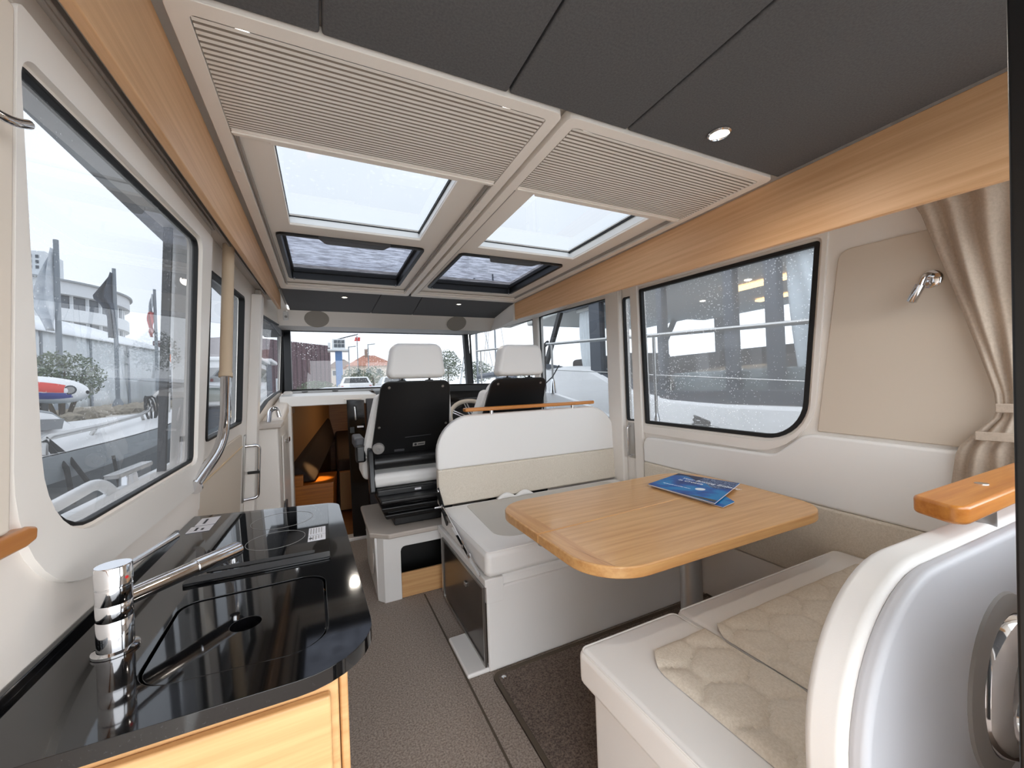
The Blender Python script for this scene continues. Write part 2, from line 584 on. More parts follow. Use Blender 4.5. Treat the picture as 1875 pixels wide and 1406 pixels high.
# ---- right wall
RW1 = rpoly([(2.092, 1.888, 0.012), (0.983, 1.842, 0.012), (1.075, 0.940, 0.20), (2.082, 0.958, 0.012)], 9)
RW2 = rpoly([(2.264, 1.866, 0.02), (2.120, 1.858, 0.0), (2.120, 0.968, 0.0), (2.266, 0.968, 0.02)])
RW3 = rpoly([(3.52, 1.948, 0.0), (2.44, 1.902, 0.0), (2.44, 0.66, 0.03), (3.52, 0.72, 0.03)])
wr = thing('wall_right', (2.0, 1.0, 0), kind='structure')
obj('side_liner', plate(B(), [(-0.05, 0), (3.60, 0), (3.60, 1.97), (-0.05, 1.97)], [RW1, RW2, RW3], MR, 0.0, -0.05), gel, wr)
obj('post', plate(B(), [(2.275, 0.0), (2.425, 0.0), (2.415, 1.95), (2.265, 1.95)], [], MR, -0.001, 0.045), gel, wr, bevel=0.012)
obj('post', plate(B(), [(2.092, 0.0), (2.176, 0.0), (2.166, 1.95), (2.092, 1.95)], [], MR, -0.001, 0.025), gel, wr, bevel=0.008)
obj('window_surround', plate(B(), rpoly([(2.098, 1.93, 0.0), (0.945, 1.885, 0.02), (1.045, 0.870, 0.30), (2.098, 0.895, 0.0)], 10), [inset(RW1, -0.014)], MR, -0.001, 0.014), gel, wr, bevel=0.006)
obj('upholstered_panel', plate(B(), rpoly([(0.912, 1.772, 0.05), (0.02, 1.735, 0.02), (0.02, 0.955, 0.0), (1.022, 0.996, 0.0)]), [], MR, -0.001, 0.012), beige, wr, bevel=0.006)
pt = rpoly([(2.075, 0.872, 0.06), (1.20, 0.868, 0.10), (1.06, 0.985, 0.12), (0.02, 0.948, 0.0), (0.02, 0.640, 0.0), (2.075, 0.700, 0.0)], 8)
obj('backrest_pad', plate(B(), pt, [], MR, -0.001, 0.040), vinyl, wr, bevel=0.014)
obj('woven_pad', plate(B(), [(2.075, 0.700), (0.02, 0.640), (0.02, 0.33), (2.075, 0.33)], [], MR, -0.001, 0.042), weave, wr, bevel=0.012)
obj('lower_liner', plate(B(), [(2.06, 0.0), (0.02, 0.0), (0.02, 0.328), (2.06, 0.328)], [], MR, -0.001, 0.035), gel, wr, bevel=0.004)
rw = window(4, RW1, MR, gl_star, gask=0.020)
window(5, RW2, MR, gl_star, gask=0.010)
window(6, RW3, MR, gl_stbd_door, gask=0.008)
obj('corner_post', plate(B(), [(3.505, 0.0), (3.60, 0.0), (3.60, 1.97), (3.505, 1.97)], [], MR, -0.001, 0.030), gel, wr, bevel=0.01)

def zb_r(y): return 1.694 + 0.0439 * (y - 0.332)
obj('trim_4', hexa(B(), [(1.47, -0.1, zb_r(-0.1)), (1.49, -0.1, zb_r(-0.1)), (1.49, 2.99, zb_r(2.99)), (1.47, 2.99, zb_r(2.99)),
                         (1.47, -0.1, 1.945), (1.49, -0.1, 1.945), (1.49, 2.99, 1.945), (1.47, 2.99, 1.945)]), oak_y, kind='structure', bevel=0.003)

# ---- ceiling: roof slab with openings, charcoal headliner panels, soffits
ce = thing('ceiling', (0.6, 1.5, 1.95), kind='structure')
UNITS = ((-0.234, 0.583, -0.108, 0.440, -0.172, 0.487), (0.600, 1.456, 0.735, 1.320, 0.672, 1.322))
SKY_Y, HAT_Y = (0.93, 1.895), (1.99, 2.745)
holes = []
for (a, b, s0, s1, h0, h1) in UNITS:
    holes.append([(s0 - 0.03, SKY_Y[0]), (s1 + 0.03, SKY_Y[0]), (s1 + 0.03, SKY_Y[1] + 0.09), (s0 - 0.03, SKY_Y[1] + 0.09)])
    holes.append([(h0, HAT_Y[0] + 0.005), (h1, HAT_Y[0] + 0.005), (h1, HAT_Y[1]), (h0, HAT_Y[1])])
obj('roof_slab', plate(B(), [(-0.5, -0.6), (2.06, -0.6), (2.06, 3.72), (-0.5, 3.72)], holes, MC, 0.035, 0.10), ceilc, ce, smooth=False)
for (x0, x1) in ((-0.248, 0.014), (0.018, 0.4175), (0.4225, 0.7825), (0.7875, 1.469)):
    obj('headliner_panel', box(B(), x0, x1, -0.6, 0.846, 1.950, 1.975), headl, ce, bevel=0.006)
def quadplate(name, pts, mat, parent, th=0.02, up=(0, 0, 1), **k):
    u = Vector(up) * th
    b = B()
    va = [b.verts.new(Vector(p)) for p in pts]
    vb = [b.verts.new(Vector(p) + u) for p in pts]
    b.faces.new(va); b.faces.new(vb)
    for i in range(len(pts)):
        j = (i + 1) % len(pts)
        b.faces.new((va[i], va[j], vb[j], vb[i]))
    bmesh.ops.recalc_face_normals(b, faces=b.faces)
    return obj(name, b, mat, parent, **k)
for pts in (((-0.240, 2.972, 1.95), (0.3945, 2.972, 1.95), (0.3985, 3.735, 1.95), (-0.236, 3.745, 1.95)),
            ((0.3985, 2.972, 1.95), (0.690, 2.972, 1.95), (0.765, 3.735, 1.95), (0.4025, 3.735, 1.95)),
            ((0.694, 2.972, 1.95), (1.462, 2.972, 1.95), (1.598, 3.722, 1.95), (0.769, 3.735, 1.95))):
    quadplate('headliner_panel', pts, headl, ce, 0.025, bevel=0.005)
obj('side_soffit', box(B(), 1.491, 2.05, -0.1, 4.3, 1.952, 1.98), ceilc, ce)
obj('side_soffit', box(B(), -0.40, -0.252, 3.13, 4.45, 1.948, 1.98), ceilc, ce)
obj('side_soffit', box(B(), -0.36, -0.268, -0.6, 3.13, 1.90, 1.98), shade_strip, ce)

# ---- front: header above the windshield, windshield panes, black pillars, lintel and dash
wf = thing('wall_front', (0.6, 4.2, 1.2), kind='structure')
quadplate('header', ((-0.37, 3.738, 1.951), (1.61, 3.715, 1.951), (1.61, 3.880, 1.838), (-0.37, 3.880, 1.838)), liner, wf, 0.03, up=(0, 0.6, 0.8), bevel=0.006)
quadplate('header_strip', ((-0.37, 3.878, 1.840), (1.61, 3.878, 1.840), (1.56, 4.42, 1.874), (-0.37, 4.42, 1.874)), M('grey_header_strip', (176, 170, 164), 0.5), wf, 0.02, bevel=0.003)
quadplate('header_side', ((1.472, 2.992, 1.950), (1.60, 3.720, 1.950), (1.612, 3.882, 1.838), (1.612, 2.992, 1.878)), liner, wf, 0.02, up=(0.6, 0, 0.8))
quadplate('header_side', ((1.610, 2.992, 1.880), (1.610, 3.882, 1.842), (1.555, 4.42, 1.876), (2.02, 3.60, 1.948), (2.02, 2.992, 1.945)), liner, wf, 0.03)
quadplate('header_lip', ((1.545, 4.40, 1.878), (2.0, 3.595, 1.945), (2.0, 3.595, 1.955), (1.545, 4.40, 1.895)), gel, wf, 0.04, up=(0.6, 0.5, 0), bevel=0.003)
obj('valance_end', box(B(), 1.470, 1.495, 2.991, 3.02, 1.80, 1.95), liner, wf)
# lintel over the companionway and jambs
obj('lintel', hexa(B(), [(-0.33, 3.68, 1.150), (0.42, 3.68, 1.150), (0.42, 4.40, 1.150), (-0.36, 4.40, 1.150), (-0.33, 3.70, 1.235), (0.42, 3.70, 1.225), (0.42, 4.40, 1.262), (-0.36, 4.40, 1.262)]), gelw, wf, bevel=0.008)
obj('companionway_jamb', box(B(), -0.330, -0.245, 3.66, 3.78, 0.0, 1.160), gelw, wf, bevel=0.010)
obj('companionway_jamb', box(B(), 0.325, 0.40, 3.62, 3.76, 0.0, 1.19), dgrey, wf, bevel=0.008)
obj('bulkhead', box(B(), 0.40, 2.0, 3.70, 3.76, 0.0, 1.15), gel, wf)
obj('windshield_sill', hexa(B(), [(-0.31, 4.28, 1.245), (0.75, 4.28, 1.235), (0.75, 4.42, 1.262), (-0.31, 4.42, 1.262), (-0.31, 4.30, 1.266), (0.75, 4.30, 1.262), (0.75, 4.42, 1.290), (-0.31, 4.42, 1.290)]), greyp, wf, bevel=0.004)
for x in (-0.17, 0.10):
    obj('demister_vent', disc(B(), (x, 4.33, 1.268), 0.028, h=0.006), blackr, wf)
MF = lambda x, z, t: (x, 4.40 - t, z)
WF = [(-0.325, 1.288), (1.545, 1.283), (1.525, 1.876), (-0.325, 1.876)]
window(7, WF, MF, gl_front, gask=0.010)
d_ = Vector((2.0 - 1.555, 3.60 - 4.40, 0)); L_ = d_.length; d_.normalize(); n_ = Vector((d_.y, -d_.x, 0))
MW = lambda s, z, t: tuple(Vector((1.555, 4.40, z)) + d_ * s - n_ * -t)
WR = [(0.02, 1.262), (L_ - 0.01, 1.10), (L_ - 0.02, 1.942), (0.0, 1.876)]
window(8, WR, MW, gl_front, gask=0.010)
obj('pillar', hexa(B(), [(-0.335, 4.36, 1.26), (-0.276, 4.34, 1.26), (-0.276, 4.41, 1.26), (-0.40, 4.47, 1.26), (-0.335, 4.36, 1.90), (-0.276, 4.34, 1.90), (-0.276, 4.41, 1.90), (-0.40, 4.47, 1.90)]), blackp, wf, bevel=0.004)
obj('pillar', hexa(B(), [(1.505, 4.36, 1.25), (1.565, 4.36, 1.25), (1.565, 4.43, 1.25), (1.505, 4.43, 1.25), (1.478, 4.36, 1.89), (1.532, 4.36, 1.89), (1.532, 4.43, 1.89), (1.478, 4.43, 1.89)]), blackp, wf, bevel=0.004)
obj('lower_panel', plate(B(), [(0.0, 0.0), (L_, 0.0), (L_, 1.12), (0.0, 1.28)], [], MW, 0.0, -0.04), gel, wf)

# ---- black frame of the open aft sliding door, beside the camera
obj('door_1', hexa(B(), [(0.536, 0.14, 0.30), (0.600, 0.14, 0.30), (0.600, 0.08, 0.30), (0.536, 0.08, 0.30),
                         (0.664, 0.14, 2.00), (0.735, 0.14, 2.00), (0.735, 0.08, 2.00), (0.664, 0.08, 2.00)]), blackal, kind='structure', bevel=0.003)
wna = thing('window_9', (1.3, 0.09, 1.4), kind='structure')
obj('pane', sheet_poly([(0.79, 1.01), (1.97, 1.01), (1.97, 1.87), (0.79, 1.87)], lambda x, z, t: (x, 0.092, z), 0), gl_dark, wna, smooth=False)
wb_ = thing('wall_aft', (1.3, 0.1, 0), kind='structure')
obj('bulkhead', plate(B(), [(0.66, 0.0), (2.05, 0.0), (2.05, 1.955), (0.74, 1.955)], [rpoly([(0.80, 1.02, 0.04), (1.96, 1.02, 0.04), (1.96, 1.86, 0.04), (0.80, 1.86, 0.04)])], lambda x, z, t: (x, 0.10 - t, z), 0.0, 0.03), gel, wb_)
obj('trim_5', box(B(), 0.50, 2.05, 0.06, 0.15, 1.90, 1.955), blackal, kind='structure')

# ---- forward cabin seen through the companionway (dark, lit by one warm spot and an added fill)
fc = thing('trim_6', (0.0, 5.0, 0.0), kind='structure')
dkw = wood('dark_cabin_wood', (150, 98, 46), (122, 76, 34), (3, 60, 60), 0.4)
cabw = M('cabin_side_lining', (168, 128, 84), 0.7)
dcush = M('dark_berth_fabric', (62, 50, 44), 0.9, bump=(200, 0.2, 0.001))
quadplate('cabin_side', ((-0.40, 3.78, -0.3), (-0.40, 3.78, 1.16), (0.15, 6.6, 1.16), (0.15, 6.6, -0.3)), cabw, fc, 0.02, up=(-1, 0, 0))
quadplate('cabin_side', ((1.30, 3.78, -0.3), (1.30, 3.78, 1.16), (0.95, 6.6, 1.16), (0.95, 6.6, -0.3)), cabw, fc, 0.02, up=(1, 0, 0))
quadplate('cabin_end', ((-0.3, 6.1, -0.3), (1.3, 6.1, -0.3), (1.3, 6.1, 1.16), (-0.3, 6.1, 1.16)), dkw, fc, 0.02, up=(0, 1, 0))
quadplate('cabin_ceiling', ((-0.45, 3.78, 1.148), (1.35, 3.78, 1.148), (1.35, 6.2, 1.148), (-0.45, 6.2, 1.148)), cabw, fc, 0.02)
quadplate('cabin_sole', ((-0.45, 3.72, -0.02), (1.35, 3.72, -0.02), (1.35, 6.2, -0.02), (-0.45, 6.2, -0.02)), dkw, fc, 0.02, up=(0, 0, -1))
# ================================================================== SKYLIGHT UNITS
pleat = bpy.data.materials.new('pleated_blind_fabric')
pleat.use_nodes = True
t = pleat.node_tree
p = t.nodes['Principled BSDF']
p.inputs['Base Color'].default_value = lin((240, 234, 226))
p.inputs['Roughness'].default_value = 0.8
tl = t.nodes.new('ShaderNodeBsdfTranslucent')
tl.inputs['Color'].default_value = lin((240, 234, 226))
mxs = t.nodes.new('ShaderNodeMixShader')
mxs.inputs['Fac'].default_value = 0.05
t.links.new(p.outputs[0], mxs.inputs[1]); t.links.new(tl.outputs[0], mxs.inputs[2])
t.links.new(mxs.outputs[0], t.nodes['Material Output'].inputs['Surface'])

fold_shade = M('shaded_blind_fold', (150, 136, 122), 0.85)  # fold shadows painted as a darker tone of the cream blind
for i, (a, b, s0, s1, h0, h1) in enumerate(UNITS):
    side = ('galley side, wooden valance on its outer edge', 'dinette side, above the table')[i]
    u = thing('skylight_surround', (0.5 * (a + b), 1.9, 1.95), 'cream plastic skylight surround on the ' + side, 'skylight surround', 'skylight surrounds in the roof')
    out = rpoly([(a, 0.850, 0.025), (b, 0.850, 0.025), (b, 2.966, 0.02), (a, 2.966, 0.02)], 4)
    inn = rpoly([(a + 0.034, 0.884, 0.01), (b - 0.034, 0.884, 0.01), (b - 0.034, 2.905, 0.01), (a + 0.034, 2.905, 0.01)], 4)
    obj('frame_rail', plate(B(), out, [inn], MC, -0.006, 0.022), ceilc, u, bevel=0.006)
    obj('frame_groove', plate(B(), rpoly([(a + 0.028, 2.86, 0.0), (b - 0.028, 2.86, 0.0), (b - 0.028, 2.925, 0.0), (a + 0.028, 2.925, 0.0)]), [], MC, 0.004, 0.012), ceilc, u, bevel=0.003)
    for x in (a + 0.040, b - 0.046):
        obj('blind_track', box(B(), x, x + 0.006, 1.2, 2.88, 1.952, 1.968), track, u, bevel=0.002)
    for (x, y) in ((a + 0.017, 1.45), (b - 0.017, 1.45), (a + 0.017, 2.35), (b - 0.017, 2.35)):
        obj('cover_cap', disc(B(), (x, y, 1.9425), 0.006, h=0.004, n=12), gel, u)
    # inner lining with the two openings
    h1o = rpoly([(s0, SKY_Y[0], 0.01), (s1, SKY_Y[0], 0.01), (s1, SKY_Y[1], 0.01), (s0, SKY_Y[1], 0.01)], 3)
    h2o = rpoly([(h0, HAT_Y[0], 0.03), (h1, HAT_Y[0], 0.03), (h1, HAT_Y[1], 0.03), (h0, HAT_Y[1], 0.03)], 4)
    obj('inner_lining', plate(B(), [(a + 0.02, 1.225), (s0, 1.225), (s0, SKY_Y[1]), (s1, SKY_Y[1]), (s1, 1.225), (b - 0.02, 1.225), (b - 0.02, 2.92), (a + 0.02, 2.92)], [h2o], MC, 0.016, 0.026), ceilc, u, bevel=0.002)
    # fixed skylight: white reveal and black-edged pane
    so = [(s0 - 0.001, SKY_Y[0]), (s1 + 0.001, SKY_Y[0]), (s1 + 0.001, SKY_Y[1] + 0.001), (s0 - 0.001, SKY_Y[1] + 0.001)]
    b_ = B()
    lo = [b_.verts.new((x, y, 1.975)) for x, y in so]
    so2 = [(s0 - 0.012, SKY_Y[0]), (s1 + 0.012, SKY_Y[0]), (s1 + 0.012, SKY_Y[1] + 0.062), (s0 - 0.012, SKY_Y[1] + 0.062)]
    hi = [b_.verts.new((x, y, 2.026)) for x, y in so2]
    for k in range(4):
        b_.faces.new((lo[k], lo[(k + 1) % 4], hi[(k + 1) % 4], hi[k]))
    obj('reveal', b_, gelw, u, solid=0.006, smooth=False)
    obj('pane_edge', ring(B(), so2, 0.009, MC, 0.066, 0.078), blackr, u)
    obj('pane', sheet_poly(so2, MC, 0.080), gl_sky, u, smooth=False)
    # opening hatch: deep black frame, rainy pane, handle
    hf = obj('hatch_frame', plate(B(), rpoly([(h0, HAT_Y[0], 0.03), (h1, HAT_Y[0], 0.03), (h1, HAT_Y[1], 0.03), (h0, HAT_Y[1], 0.03)], 5), [inset(rpoly([(h0, HAT_Y[0], 0.03), (h1, HAT_Y[0], 0.03), (h1, HAT_Y[1], 0.03), (h0, HAT_Y[1], 0.03)], 5), 0.020)], MC, 0.006, 0.075), blackal, u, bevel=0.003)
    obj('hatch_seal', ring(B(), inset(rpoly([(h0, HAT_Y[0], 0.03), (h1, HAT_Y[0], 0.03), (h1, HAT_Y[1], 0.03), (h0, HAT_Y[1], 0.03)], 5), 0.014), 0.018, MC, 0.045, 0.060), blackr, hf, bevel=0.002)
    obj('hatch_pane', sheet_poly([(h0 + 0.004, HAT_Y[0] + 0.004), (h1 - 0.004, HAT_Y[0] + 0.004), (h1 - 0.004, HAT_Y[1] - 0.004), (h0 + 0.004, HAT_Y[1] - 0.004)], MC, 0.076), gl_hatch, hf, smooth=False)
    xm = 0.5 * (h0 + h1)
    obj('hatch_handle', plate(B(), rpoly([(xm - 0.16, HAT_Y[0] - 0.002, 0.0), (xm + 0.16, HAT_Y[0] - 0.002, 0.0), (xm + 0.13, HAT_Y[0] + 0.060, 0.02), (xm - 0.13, HAT_Y[0] + 0.060, 0.02)]), [], MC, 0.0, 0.016), dgrey, hf, bevel=0.004)
    for x in (h0 + 0.03, h1 - 0.03):
        obj('hatch_catch', disc(B(), (x, HAT_Y[1] - 0.024, 1.955), 0.006, (0, -0.4, -1), 0.006, 10), steel, hf)
    # pleated blind, partly drawn
    bl = thing('pleated_blind', (0.5 * (a + b), 1.05, 1.95), 'cream pleated blind drawn a third of the way over the skylight on the ' + ('galley side' if i == 0 else 'dinette side'), 'blind', 'pleated skylight blinds')
    b_ = B()
    n = 26
    ys = [0.887]
    for k in range(n):                      # the pleats bunch up towards the free bar
        q = (k + 1) / n
        ys.append(0.887 + 0.340 * (1 - (1 - q) ** 1.18))
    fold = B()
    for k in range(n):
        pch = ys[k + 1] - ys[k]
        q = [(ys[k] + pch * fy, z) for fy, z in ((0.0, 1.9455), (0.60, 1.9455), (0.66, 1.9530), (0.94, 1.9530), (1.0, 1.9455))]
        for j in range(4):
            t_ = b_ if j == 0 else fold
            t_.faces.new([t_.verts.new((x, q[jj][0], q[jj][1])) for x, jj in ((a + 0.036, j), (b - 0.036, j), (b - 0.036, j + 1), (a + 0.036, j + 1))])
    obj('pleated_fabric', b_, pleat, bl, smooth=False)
    obj('shaded_folds', fold, fold_shade, bl, smooth=False)
    b_ = B()
    box(b_, a + 0.036, b - 0.036, 1.226, 1.256, 1.944, 1.962)
    br = obj('blind_bar', b_, ceilc, bl, bevel=0.004)
    obj('finger_lip', box(B(), a + 0.12, b - 0.12, 1.250, 1.266, 1.944, 1.952), ceilc, br, bevel=0.003)
    obj('blind_bar_ridge', box(B(), a + 0.036, b - 0.036, 1.234, 1.240, 1.940, 1.945), ceilc, br, bevel=0.002)

# ================================================================== DOWNLIGHTS
LENS = EMIT('downlight_lens', (255, 232, 200), 9.0)
for (x, y, r, lab) in ((1.041, 0.752, 0.031, 'round chrome downlight lit in the charcoal headliner above the table, largest of the three'),
                       (0.157, 3.128, 0.024, 'small lit downlight in the front headliner nearer the galley windows'),
                       (1.031, 3.142, 0.024, 'small lit downlight in the front headliner nearer the wooden side valance')):
    d = thing('downlight', (x, y, 1.95), lab, 'downlight', 'ceiling downlights')
    obj('bezel', lathe(B(), [(r, 0.002), (r, -0.004), (r * 0.84, -0.008), (r * 0.78, -0.004), (r * 0.76, 0.002)], (x, y, 1.95), n=32, cap=False), chrome, d)
    obj('lens', disc(B(), (x, y, 1.9465), r * 0.78, h=0.003, n=28), LENS, d)
    ld = bpy.data.lights.new('downlight_lamp', 'SPOT')
    ld.energy = LAMP_W
    ld.color = (1.0, 0.91, 0.80)
    ld.spot_size = R(165)
    ld.spot_blend = 0.6
    ld.shadow_soft_size = 0.03
    lo = bpy.data.objects.new('downlight_lamp', ld)
    lo.location = (x, y, 1.938)
    COL.objects.link(lo)

# speakers in the header
for x, y, lab in ((-0.037, 3.808, 'round taupe speaker cover in the header above the companionway'), (1.214, 3.788, 'round taupe speaker cover in the header above the helm, on the wheel side')):
    z = 1.951 - 0.80 * (y - (3.738 if x < 0.5 else 3.7155))
    tag(obj('speaker_grille', lathe(B(), [(0.098, 0.002), (0.096, -0.003), (0.0, -0.004)], (x, y, z), (0, 0.625, 0.78), 32), spk), lab, 'speaker', 'header speakers')
sn = thing('cabin_sensor', (-0.262, 3.70, 1.89), 'small white sensor in the front corner of the header by the black pillar', 'sensor')
obj('sensor_body', box(B(), -0.285, -0.245, 3.69, 3.74, 1.860, 1.935), gelw, sn, bevel=0.012)
obj('sensor_lens', disc(B(), (-0.262, 3.69, 1.885), 0.010, (0, -1, 0), 0.004, 14), greyp, sn)

# ================================================================== GALLEY
ctr = rpoly([(-0.356, 0.30, 0.0), (-0.02, 0.30, 0.0), (0.050, 0.585, 0.0), (0.030, 1.395, 0.05), (-0.356, 1.468, 0.0)], 6)
ctr = rpoly([(-0.358, 0.560, 0.0), (0.058, 0.556, 0.095), (0.030, 1.395, 0.05), (-0.358, 1.470, 0.0)], 8)
MT = lambda x, y, t: (x, y, 0.90 + t)
gc = thing('galley_counter', (-0.15, 1.0, 0.87), 'black polished stone galley worktop with rounded corner under the big window', 'worktop')
sink_o = rpoly([(-0.225, 0.632, 0.05), (-0.004, 0.612, 0.05), (-0.010, 0.866, 0.04), (-0.232, 0.858, 0.03)], 7)
obj('stone_slab', plate(B(), ctr, [sink_o], MT, -0.020, 0.0), stone, gc, bevel=0.006)
cv = obj('sink_lid', plate(B(), inset(sink_o, 0.0035), [[(-0.121 + 0.021 * math.cos(k * math.pi / 12), 0.739 + 0.021 * math.sin(k * math.pi / 12)) for k in range(24)]], MT, -0.024, -0.002), stone, gc, bevel=0.0015)
obj('finger_hole', disc(B(), (-0.121, 0.739, 0.872), 0.024, h=0.003), groove, cv)
obj('sink_shadow_gap', plate(B(), inset(sink_o, -0.003), [], MT, -0.030, -0.026), groove, gc)
obj('backsplash_lip', box(B(), -0.358, -0.349, 0.56, 1.30, 0.899, 0.912), stone, gc, bevel=0.002)
hob = thing('hob', (-0.12, 1.15, 0.90), 'black glass hob with thin burner rings set flush in the galley worktop', 'hob')
obj('hob_glass', plate(B(), rpoly([(-0.249, 0.930, 0.004), (0.001, 0.928, 0.004), (-0.001, 1.372, 0.004), (-0.251, 1.41, 0.004)]), [], MT, 0.0002, 0.004), hobg, hob, bevel=0.001)
obj('vent_slot', plate(B(), rpoly([(-0.222, 0.974, 0.004), (-0.030, 0.968, 0.004), (-0.030, 0.986, 0.004), (-0.222, 0.994, 0.004)]), [], MT, 0.0042, 0.0052), groove, hob)
obj('hob_front_band', plate(B(), rpoly([(-0.249, 0.931, 0.003), (0.000, 0.929, 0.003), (0.000, 0.960, 0.003), (-0.249, 0.962, 0.003)]), [], MT, 0.0042, 0.006), blackp, hob, bevel=0.0008)
for (x, y, r) in ((-0.115, 1.105, 0.062), (-0.115, 1.27, 0.075)):
    obj('burner_ring', plate(B(), [(x + r * math.cos(k * math.pi / 24), y + r * math.sin(k * math.pi / 24)) for k in range(48)], [[(x + (r - 0.0008) * math.cos(k * math.pi / 24), y + (r - 0.0008) * math.sin(k * math.pi / 24)) for k in range(48)]], MT, 0.0041, 0.0045), greyp, hob)
for nm, y0, y1, lab in (('info_sticker', 1.092, 1.148, 'small white sticker with fine print on the black hob, the one further from the tap'),
                        ('info_sticker', 1.048, 1.088, 'small white sticker with a dark emblem on the black hob, the one nearer the tap')):
    st = thing(nm, (-0.023, y0, 0.905), lab, 'sticker', 'stickers on the hob')
    obj('label_paper', plate(B(), [(-0.046, y0), (-0.008, y0), (-0.008, y1), (-0.046, y1)], [], MT, 0.0042, 0.0048), paper, st)
    b_ = B()
    for k in range(5):
        x = -0.042 + k * 0.006
        box(b_, x, x + 0.0022, y0 + 0.006 + (0.006 if k > 2 else 0), y1 - 0.006, 0.9049, 0.9051)
    obj('print_lines', b_, greyp, st, kind='stuff')
    if y0 < 1.06:
        obj('emblem', disc(B(), (-0.040, y0 + 0.018, 0.9051), 0.004, h=0.0003, n=12), ink, st)
for (x0, x1, y0, y1, lab, n) in ((-0.335, -0.285, 1.292, 1.345, 'white instruction card lying by the window corner of the worktop, the nearer one', 2),
                                 (-0.330, -0.285, 1.352, 1.425, 'white instruction card with a pictogram by the window corner of the worktop, the further one', 1)):
    st = thing('instruction_card', (x0, y0, 0.901), lab, 'card', 'cards on the worktop')
    obj('card_paper', plate(B(), [(x0, y0), (x1, y0), (x1, y1), (x0, y1)], [], MT, 0.0008, 0.0016), paper, st)
    b_ = B()
    for k in range(n):
        box(b_, x0 + 0.014 + k * 0.014, x0 + 0.020 + k * 0.014, y0 + 0.012, y1 - 0.014 - 0.01 * k, 0.9017, 0.9019)
    obj('print_marks', b_, ink, st)
# tap
fx, fy = -0.276, 0.750
fa = thing('galley_tap', (fx, fy, 0.9005), 'chrome mixer tap with long straight spout and pin lever on the worktop', 'tap')
obj('body', lathe(B(), [(0.0255, 0.0006), (0.0255, 0.004), (0.020, 0.006), (0.0198, 0.045), (0.0192, 0.046), (0.0192, 0.047), (0.0198, 0.048), (0.0198, 0.068), (0.0192, 0.069), (0.0198, 0.070), (0.0198, 0.090)], (fx, fy, 0.90), n=36), chrome, fa)
obj('head', lathe(B(), [(0.0185, 0.090), (0.0185, 0.092), (0.0203, 0.093), (0.0203, 0.119), (0.0192, 0.1205)], (fx, fy, 0.90), n=36), chrome, fa)
sp = Vector((-0.154, 0.894, 0.962)) - Vector((fx, fy, 0.962))
s0_ = Vector((fx, fy, 0.966))
obj('spout', tube(B(), [s0_ + sp * 0.05, s0_ + sp * 0.5, s0_ + sp * 0.58, s0_ + sp * 0.581, s0_ + sp * 0.97, s0_ + sp], [0.0120, 0.0120, 0.0120, 0.0138, 0.0138, 0.0125], 20), chrome, fa)
obj('spout_nozzle', tube(B(), [s0_ + sp * 0.94 + Vector((0, 0, -0.006)), s0_ + sp * 0.94 + Vector((0, 0, -0.020))], 0.008, 14), chrome, fa)
lv = Vector((-0.236, 0.865, 1.016))
obj('lever', tube(B(), [Vector((fx, fy, 1.007)), Vector((fx, fy, 1.007)).lerp(lv, 0.5), lv], [0.0042, 0.0040, 0.0052], 12), chrome, fa)
obj('temperature_dot', disc(B(), (fx + 0.017, fy - 0.010, 1.003), 0.0022, (0.86, -0.5, 0), 0.001, 10), M('red_dot', (190, 40, 40), 0.4), fa)
# cabinet below
gb = thing('galley_cabinet', (-0.15, 1.0, 0.0), 'pale oak galley cabinet under the black worktop', 'cabinet')
obj('carcass', box(B(), -0.35, 0.005, 0.615, 1.44, 0.0, 0.869), oak_x, gb, bevel=0.004)
for (y0, y1) in ((0.64, 1.02), (1.035, 1.425)):
    dd = obj('cabinet_door', box(B(), 0.006, 0.018, y0, y1, 0.10, 0.84), oak_x, gb, bevel=0.004)
    obj('latch_button', lathe(B(), [(0.016, 0), (0.016, 0.003), (0.010, 0.005)], (0.018, y1 - 0.05, 0.78), (1, 0, 0), 20), chrome, dd)
obj('end_door', box(B(), -0.33, -0.005, 0.600, 0.614, 0.10, 0.84), oak_x, gb, bevel=0.004)

# wall lever hook at the very left, grab pole and door handle
hk = thing('wall_hook', (-0.317, 0.55, 1.575), 'dark chrome curved hook on the pale panel behind the galley', 'hook')
obj('hook_plate', box(B(), -0.322, -0.306, 0.50, 0.565, 1.555, 1.63), chrome, hk, bevel=0.006)
obj('hook_arm', tube(B(), bend([(-0.308, 0.55, 1.562), (-0.296, 0.575, 1.548), (-0.286, 0.595, 1.547), (-0.282, 0.612, 1.556)], 0.01), 0.0048, 12), chrome, hk)
gp = thing('grab_pole', (-0.30, 1.65, 1.05), 'vertical chrome grab pole with tan leather grip between the galley and the side door', 'grab pole')
P0, P1, P2, P3 = Vector((-0.300, 1.765, 1.86)), Vector((-0.302, 1.640, 1.318)), Vector((-0.302, 1.600, 1.10)), Vector((-0.345, 1.42, 1.000))
obj('leather_grip', tube(B(), [P0, P0.lerp(P1, 0.97), P0.lerp(P1, 0.975), P1], [0.0185, 0.0185, 0.0205, 0.0205], 20), M('tan_leather', (190, 168, 142), 0.6), gp)
obj('pole', tube(B(), bend([P1 + Vector((0, 0.003, 0.012)), P2, P3], 0.10, 8), 0.0155, 18), chrome, gp)
obj('pole_flange', lathe(B(), [(0.024, 0), (0.024, 0.006), (0.017, 0.010)], P3 + Vector((-0.002, -0.006, -0.004)), P2 - P3, 20), chrome, gp)
dh = thing('door_handle', (-0.36, 2.48, 0.72), 'chrome pull handle on the side door post beyond the galley', 'handle')
